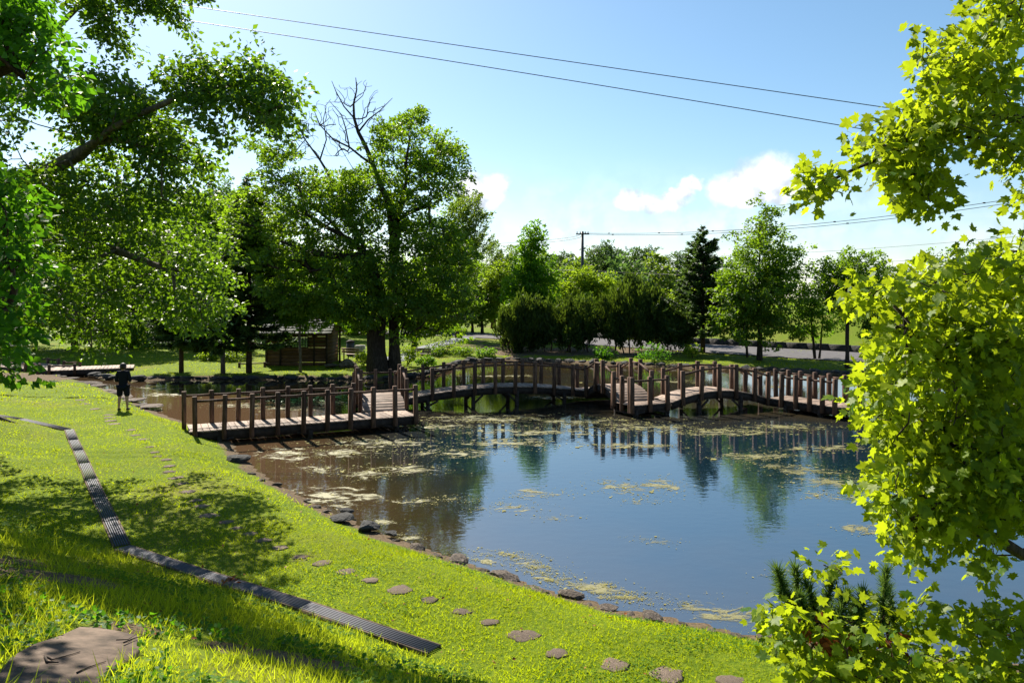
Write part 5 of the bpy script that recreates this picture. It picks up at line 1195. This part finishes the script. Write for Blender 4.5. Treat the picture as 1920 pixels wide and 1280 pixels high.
# ------------------------------------------------------------------ shrubs and tufts on the far lawn
def shrub(label, p, w_, h_, ml, seed, leaf=.12, n=26, per=42, name='shrub', group='low shrubs on the far lawn'):
    rng = np.random.default_rng(seed); root = tree_root(name, p, label, group, 'shrub'); C = blob_pts([(0, 0, h_ * .55, w_ / 2, w_ / 2 * .8, h_ * .42)], n, rng, .35); sk = Skel()
    for k in range(3): sk.line([(rng.uniform(-.1, .1), rng.uniform(-.1, .1), -.05), (rng.uniform(-.2, .2), rng.uniform(-.1, .1), h_ * .3)])
    sk.reach(C, rng, climb=.3); tb = MB(); sk.mesh(tb, .03, .006, 5); tb.build('stem', M['bark2'], root); lm = MB(); r_ = max(.12, w_ * .12); leaves_at(lm, C, (r_, r_, r_ * .8), per, leaf, rng, base=.5); lm.build('foliage', M[ml], root)
for k, (px_, py_, w_, h_, ml, lb_) in enumerate([(686, 686, 1.3, 1.1, 'leaf_lime', 'bright yellow-green shrub between boulder and big double trunk'), (764, 686, 1.3, 1.3, 'leaf_lime', 'yellow-green shrub between big double trunk and bench'), (392, 677, 1.3, .6, 'leaf_lime', 'low yellowish shrub between the spruces farthest from the hut'),
        (440, 677, 1.5, .7, 'leaf_lime', 'wider yellowish shrub beside the tallest spruce trunk'), (835, 664, 3.2, 1.3, 'leaf_lime', 'loose sprawling shrub behind the bench with gaps in it'), (815, 668, 1.5, .7, 'leaf_mid', 'low dark shrub in front of the sprawling shrub'), (870, 668, 1.8, .6, 'leaf_mid', 'low shrub strip on the bank beside the sprawling shrub'),
        (1134, 672, 1.6, .8, 'leaf_near', 'bluish green grassy clump below the clipped pines'), (1228, 678, 2.2, 1.0, 'leaf_near', 'larger bluish green clump behind the steep hump'), (800, 690, 1.2, .7, 'leaf_fresh', 'small fresh shrub beside the arched bridge start'), (1300, 672, 1.6, .9, 'leaf_lime', 'dry yellowish shrub at the spruce foot'),
        (760, 640, 2.0, 1.0, 'leaf_fresh', 'shrub beside the grey footpath'), (910, 668, 1.5, .6, 'leaf_fresh', 'low fresh shrub at the foot of the ground-reaching pine bush')]):
    shrub(lb_, on_ground(px_, py_), w_, h_, ml, 600 + k)

# ------------------------------------------------------------------ grass, clover, floating weed
rngG = np.random.default_rng(77)
def ok_ground(x, y, pad=.0):
    k = pond_dist(x, y) > .22 + .18 * _noise(x, y, 3.1, 2.2)
    for a, b in ((D0, D1), (D1, D2), (np.array([-19.5, 25.2]), D0)): k &= seg_d(x, y, a, b) > .128 + pad + .03 * _noise(x, y, 9.0, 1.0)
    for sx_, sy_, r_ in STEP_XY: k &= np.hypot(x - sx_, y - sy_) > r_ * (.55 + .25 * np.sin(3 * np.arctan2(y - sy_, x - sx_) + sx_))
    ins = np.zeros(len(x), bool); n_ = len(COVER)
    for i in range(n_):
        (x1, y1), (x2, y2) = COVER[i], COVER[(i + 1) % n_]; ins ^= ((y1 > y) != (y2 > y)) & (x < (x2 - x1) * (y - y1) / (y2 - y1 + 1e-12) + x1)
    return k & ~ins
def scatter(n, dlo, dhi, pw=1.0, ulo=-.78, uhi=.78, zmax=None):
    d = (dlo ** pw + rngG.uniform(0, 1, n) * (dhi ** pw - dlo ** pw)) ** (1 / pw); u_ = rngG.uniform(ulo, uhi, n); return u_ * d, d
_nb = unit(D2 - D1); _nn = np.array([_nb[1], -_nb[0]])
def slope_s(x, y): return (x - D2[0]) * _nn[0] + (y - D2[1]) * _nn[1]
def soil_at(x, y):
    ix = np.clip(np.searchsorted(gx, x), 0, nxg - 1); iy = np.clip(np.searchsorted(gy, y), 0, nyg - 1); return soil.reshape(nyg, nxg)[iy, ix]
def blades(mb, n, dlo, dhi, L, w_, pw, tall, lean=.45, cond=None, uhi=.78):
    x, y = scatter(n, dlo, dhi, pw, uhi=uhi); k = ok_ground(x, y); s_ = slope_s(x, y)
    if cond is not None: k &= cond(x, y, s_)
    k &= rngG.uniform(0, 1, n) > soil_at(x, y) * .93
    x, y = x[k], y[k]; m_ = len(x); z = ground_z(x, y); ht = L * rngG.uniform(.55, 1.3, m_) * (.75 + .5 * (_noise(x, y, 1.7, 3.3) + .5).clip(0, 1.3))
    ax = np.column_stack([rngG.normal(.06, lean, m_), rngG.normal(0, lean, m_), np.ones(m_)]); tint = np.clip(.45 + .4 * _noise(x, y, 1.3, 5.1) + .3 * _noise(x, y, .45, 2.2) + rngG.normal(0, .2, m_), 0, 1)
    stamp(mb, *(BLADE if tall else NEEDLE), np.column_stack([x, y, z - .01]), ax, np.column_stack([rngG.standard_normal((m_, 2)), np.zeros(m_)]), ht, tint, w_ * rngG.uniform(.7, 1.3, m_))
gb = MB()
notslope = lambda x, y, s_: s_ < .45
blades(gb, 150000, 7.0, 13.5, .055, .011, 1.3, False, .8, notslope)
blades(gb, 110000, 13.5, 28, .06, .020, 1.2, False, .8, notslope)
blades(gb, 60000, 28, 60, .07, .05, 1.1, False, .8, notslope)
gb.build('lawn_grass', M['grass'], kind='stuff', label='short bright lawn grass', cat='grass')
tg = MB(); onslope = lambda x, y, s_: s_ > .15
blades(tg, 60000, 3.4, 12.5, .11, .008, 1.4, True, .5, onslope)
blades(tg, 22000, 3.4, 12.5, .19, .008, 1.2, True, .45, lambda x, y, s_: (s_ > .3) & (_noise(x, y, 1.1, .9) > -.15))
tg.build('slope_grass', M['tall'], kind='stuff', label='long loose grass on the near slope', cat='grass')
cl = MB(); x, y = scatter(90000, 3.6, 15, 1.0); k = ok_ground(x, y) & (_noise(x, y, .9, 7.7) + .6 * _noise(x, y, 2.7, 1.2) > .12) & (rngG.uniform(0, 1, len(x)) > soil_at(x, y)); x, y = x[k], y[k]; m_ = len(x)
hh_ = rngG.uniform(.015, .06, m_) * np.where(slope_s(x, y) > .4, 1.7, 1.0)
a_ = rngG.uniform(0, 6.28, m_); stamp(cl, *DISC, np.column_stack([x, y, ground_z(x, y) + hh_]), np.column_stack([np.cos(a_), np.sin(a_), rngG.normal(.1, .25, m_)]), np.column_stack([rngG.normal(0, .3, (m_, 2)), np.ones(m_)]), np.where(slope_s(x, y) > .4, .032, .021) * rngG.uniform(.6, 1.3, m_), np.clip(rngG.normal(.5, .22, m_), 0, 1))
cl.build('clover', M['clover'], kind='stuff', label='clover and small weeds mixed in the grass', cat='ground cover')
# broad-leaved weeds near the slab
wd = MB(); x, y = scatter(900, 3.6, 7.5, 1.0, -.75, .2); k = ok_ground(x, y) & (slope_s(x, y) > .6) & (_noise(x, y, 1.6, 4.4) > .0); x, y = x[k], y[k]
Cw = np.column_stack([x, y, ground_z(x, y) + .05]); leaves_at(wd, Cw, (.035, .035, .03), 7, .05, rngG, LEAF, .0, .8, base=.5, wr=1.2); wd.build('slope_weeds', M['leaf_near'], kind='stuff', label='small broad-leaved weeds around the brown slab', cat='weeds')
# floating pond weed: rafts of small flakes
fw = MB(); X, Y, SZ = [], [], []; film = MB()
def raft(px_, py_, rx_, ry_, n, sz=.05, tilt=0.0):
    n = int(n * 1.6); sz = sz * .45
    c = G(px_, py_)[:2]; e1_ = G(px_ + rx_, py_ + tilt * rx_)[:2] - c; e2_ = G(px_, py_ + ry_)[:2] - c; V_ = []; T_ = []; A_f = []; nf = 20
    for ring, fall in ((0, 1.0), (.55, .72), (1.25, 0.0)):
        for k_ in range(nf if ring else 1):
            an = k_ / nf * 6.2832; q_ = c + e1_ * ring * math.cos(an) + e2_ * ring * math.sin(an); V_.append((q_[0], q_[1], .003 + .0012 * (0 if film is None else len(film.V) % 3))); A_f.append(fall)
    for k_ in range(nf):
        k2_ = (k_ + 1) % nf; T_ += [(0, 1 + k_, 1 + k2_), (1 + k_, 1 + nf + k_, 1 + nf + k2_), (1 + k_, 1 + nf + k2_, 1 + k2_)]
    if film is not None: film.add(V_, T_, None, np.array(A_f))
    c = G(px_, py_)[:2]; e1_ = G(px_ + rx_, py_ + tilt * rx_)[:2] - c; e2_ = G(px_, py_ + ry_)[:2] - c; r = rngG.normal(0, .5, (n, 2)); nz_ = _noise(r[:, 0] * 7 + px_, r[:, 1] * 5, 1.0, py_) + .7 * _noise(r[:, 0] * 17 + px_, r[:, 1] * 11, 1.0, py_ + 2); r = r[(nz_ > .12) | (rngG.uniform(0, 1, len(r)) < .08)]
    q_ = c + r[:, :1] * e1_ + r[:, 1:] * e2_; X.extend(q_[:, 0]); Y.extend(q_[:, 1]); SZ.extend(sz * np.exp(rngG.normal(-.15, .5, len(q_))))
for (px_, py_, rx_, ry_, n, sz, tl) in [(1000, 1060, 70, 14, 900, .035, .25), (950, 1040, 90, 10, 700, .035, .1), (1130, 1105, 130, 22, 1300, .035, .2), (1030, 1085, 60, 20, 900, .035, .3), (1170, 1120, 60, 10, 400, .035, .1), (900, 1050, 60, 8, 350, .035, .2), (1225, 1015, 50, 9, 160, .04, .1), (1285, 1132, 20, 6, 80, .03, 0), (1360, 1150, 150, 40, 260, .03, .2),
        (1170, 915, 90, 22, 420, .06, .1), (1240, 910, 70, 20, 320, .06, 0), (1010, 925, 70, 16, 260, .06, 0), (940, 950, 90, 14, 260, .05, 0), (1040, 970, 60, 8, 80, .05, 0), (1200, 940, 50, 8, 100, .05, 0), (1560, 905, 130, 22, 700, .06, .12), (1500, 880, 120, 14, 600, .07, .1), (1420, 855, 130, 14, 700, .07, 0), (1560, 930, 90, 12, 250, .06, 0), (1620, 990, 60, 12, 160, .05, 0), (1640, 1000, 40, 8, 80, .05, 0), (1460, 1075, 50, 10, 100, .04, 0),
        (690, 890, 70, 14, 420, .07, 0), (760, 880, 90, 12, 420, .07, 0), (640, 850, 110, 12, 520, .08, 0), (720, 830, 160, 14, 800, .09, 0), (850, 850, 120, 14, 520, .08, 0), (950, 830, 120, 14, 700, .09, 0), (600, 880, 70, 12, 260, .07, 0), (780, 940, 60, 10, 160, .06, 0), (720, 978, 36, 8, 90, .05, 0), (850, 935, 50, 8, 140, .06, 0), (540, 850, 90, 20, 520, .06, 0), (620, 930, 130, 40, 420, .04, 0), (760, 1005, 50, 10, 120, .04, 0),
        (920, 785, 170, 12, 1100, .11, 0), (1080, 790, 160, 12, 900, .11, 0), (1200, 800, 160, 12, 800, .1, 0), (1350, 810, 160, 12, 800, .1, 0), (1480, 800, 120, 10, 450, .1, 0), (1000, 810, 200, 10, 800, .1, 0), (1180, 835, 140, 8, 350, .09, 0), (820, 800, 100, 8, 350, .1, 0), (1560, 840, 120, 10, 400, .08, 0),
        (640, 755, 120, 6, 500, .13, 0), (560, 765, 120, 6, 500, .12, 0), (460, 760, 80, 6, 300, .12, 0), (320, 740, 80, 5, 200, .12, 0), (930, 705, 120, 3, 200, .16, 0), (1250, 715, 120, 4, 200, .15, 0), (300, 728, 70, 3, 120, .14, 0), (1450, 725, 90, 4, 150, .14, 0), (1040, 745, 70, 4, 160, .12, 0)]:
    raft(px_, py_, rx_, ry_, n, sz, tl)
X, Y, SZ = np.array(X), np.array(Y), np.array(SZ); k = pond_dist(X, Y) < -.06; X, Y, SZ = X[k], Y[k], SZ[k]; m_ = len(X); a_ = rngG.uniform(0, 6.28, m_)
stamp(fw, *DISC, np.column_stack([X, Y, np.full(m_, .006) + rngG.uniform(0, .004, m_)]), np.column_stack([np.cos(a_), np.sin(a_), np.zeros(m_)]), np.tile([0, 0, 1.], (m_, 1)), SZ, np.clip(rngG.normal(.5, .25, m_), 0, 1), SZ * rngG.uniform(.5, 1.1, m_))
def film_mat():
    m, n, l, out = mat('algae_film'); at = N(n, 'ShaderNodeAttribute', attribute_name='tint'); ge = N(n, 'ShaderNodeNewGeometry')
    mp = N(n, 'ShaderNodeMapping'); mp.inputs['Scale'].default_value = (.8, 1.25, 1); l.new(ge.outputs['Position'], mp.inputs['Vector'])
    a = N(n, 'ShaderNodeTexNoise'); a.inputs['Scale'].default_value = 2.2; a.inputs['Detail'].default_value = 12; a.inputs['Roughness'].default_value = .72; a.inputs['Distortion'].default_value = .8; l.new(mp.outputs[0], a.inputs['Vector'])
    s_ = N(n, 'ShaderNodeMath', operation='MULTIPLY_ADD'); s_.inputs[1].default_value = .30; l.new(at.outputs['Fac'], s_.inputs[0]); l.new(a.outputs['Fac'], s_.inputs[2])
    r = N(n, 'ShaderNodeMapRange', interpolation_type='SMOOTHSTEP'); r.inputs['From Min'].default_value = .735; r.inputs['From Max'].default_value = .83; r.inputs['To Max'].default_value = .85; l.new(s_.outputs[0], r.inputs['Value'])
    b = N(n, 'ShaderNodeTexNoise'); b.inputs['Scale'].default_value = 30; b.inputs['Detail'].default_value = 4; l.new(ge.outputs['Position'], b.inputs['Vector'])
    c = N(n, 'ShaderNodeMixRGB'); c.inputs[1].default_value = (.075, .072, .022, 1); c.inputs[2].default_value = (.30, .27, .10, 1); l.new(b.outputs['Fac'], c.inputs[0])
    p_ = N(n, 'ShaderNodeBsdfPrincipled'); p_.inputs['Roughness'].default_value = .6; l.new(c.outputs[0], p_.inputs['Base Color'])
    t = N(n, 'ShaderNodeBsdfTransparent'); x = N(n, 'ShaderNodeMixShader'); l.new(r.outputs[0], x.inputs[0]); l.new(t.outputs[0], x.inputs[1]); l.new(p_.outputs[0], x.inputs[2]); l.new(x.outputs[0], out.inputs[0]); return m
film.build('algae_film', film_mat(), kind='stuff', label='torn film of pale algae floating on the pond', cat='pond weed'); film = None
fw.build('floating_weed', M['weed'], kind='stuff', label='rafts of yellowish weed floating on the pond', cat='pond weed')
lp = MB(); X, Y, SZ = [], [], []; raft(620, 748, 70, 7, 400, .16); raft(560, 752, 60, 5, 260, .16); raft(690, 760, 50, 6, 150, .16); X, Y, SZ = map(np.array, (X, Y, SZ)); m_ = len(X); a_ = rngG.uniform(0, 6.28, m_)
stamp(lp, *DISC, np.column_stack([X, Y, rngG.uniform(.02, .09, m_)]), np.column_stack([np.cos(a_), np.sin(a_), rngG.normal(0, .2, m_)]), np.column_stack([rngG.normal(0, .25, (m_, 2)), np.ones(m_)]), SZ, rngG.uniform(0, 1, m_)); lp.build('lily_leaves', M['lily'], kind='stuff', label='green lily leaves on the water behind the level bridge', cat='water lilies')

# ------------------------------------------------------------------ fallen leaves
rngL = np.random.default_rng(91)
fl_ = MB(); c_ = D1 + (D2 - D1) * .42; x, y = c_[0] + rngL.normal(0, .07, 26), c_[1] + rngL.normal(0, .05, 26)
a_ = rngL.uniform(0, 6.28, 26); stamp(fl_, *LEAF, np.column_stack([x - c_[0], y - c_[1], ground_z(x, y) - gz(*c_) + rngL.uniform(.045, .09, 26)]), np.column_stack([np.cos(a_), np.sin(a_), rngL.normal(0, .4, 26)]), rngL.normal(0, .5, (26, 3)) + [0, 0, 1], rngL.uniform(.05, .09, 26), rngL.uniform(0, 1, 26))
o = fl_.build('leaf_litter', M['dead_leaf'], label='small heap of reddish dead leaves caught on the drain', cat='leaf litter'); o.location = (c_[0], c_[1], gz(*c_))
fs = MB(); n_ = 420; x, y = scatter(n_, 4.0, 20, 1.0, -.72, .4); k = ok_ground(x, y); x, y = x[k], y[k]; n_ = len(x); a_ = rngL.uniform(0, 6.28, n_)
stamp(fs, *LEAF, np.column_stack([x, y, ground_z(x, y) + rngL.uniform(.03, .06, n_)]), np.column_stack([np.cos(a_), np.sin(a_), rngL.normal(0, .25, n_)]), rngL.normal(0, .35, (n_, 3)) + [0, 0, 1], rngL.uniform(.03, .065, n_), rngL.uniform(0, 1, n_))
fs.build('fallen_leaves', M['dead_leaf'], kind='stuff', label='scattered dry fallen leaves in the grass', cat='fallen leaves')
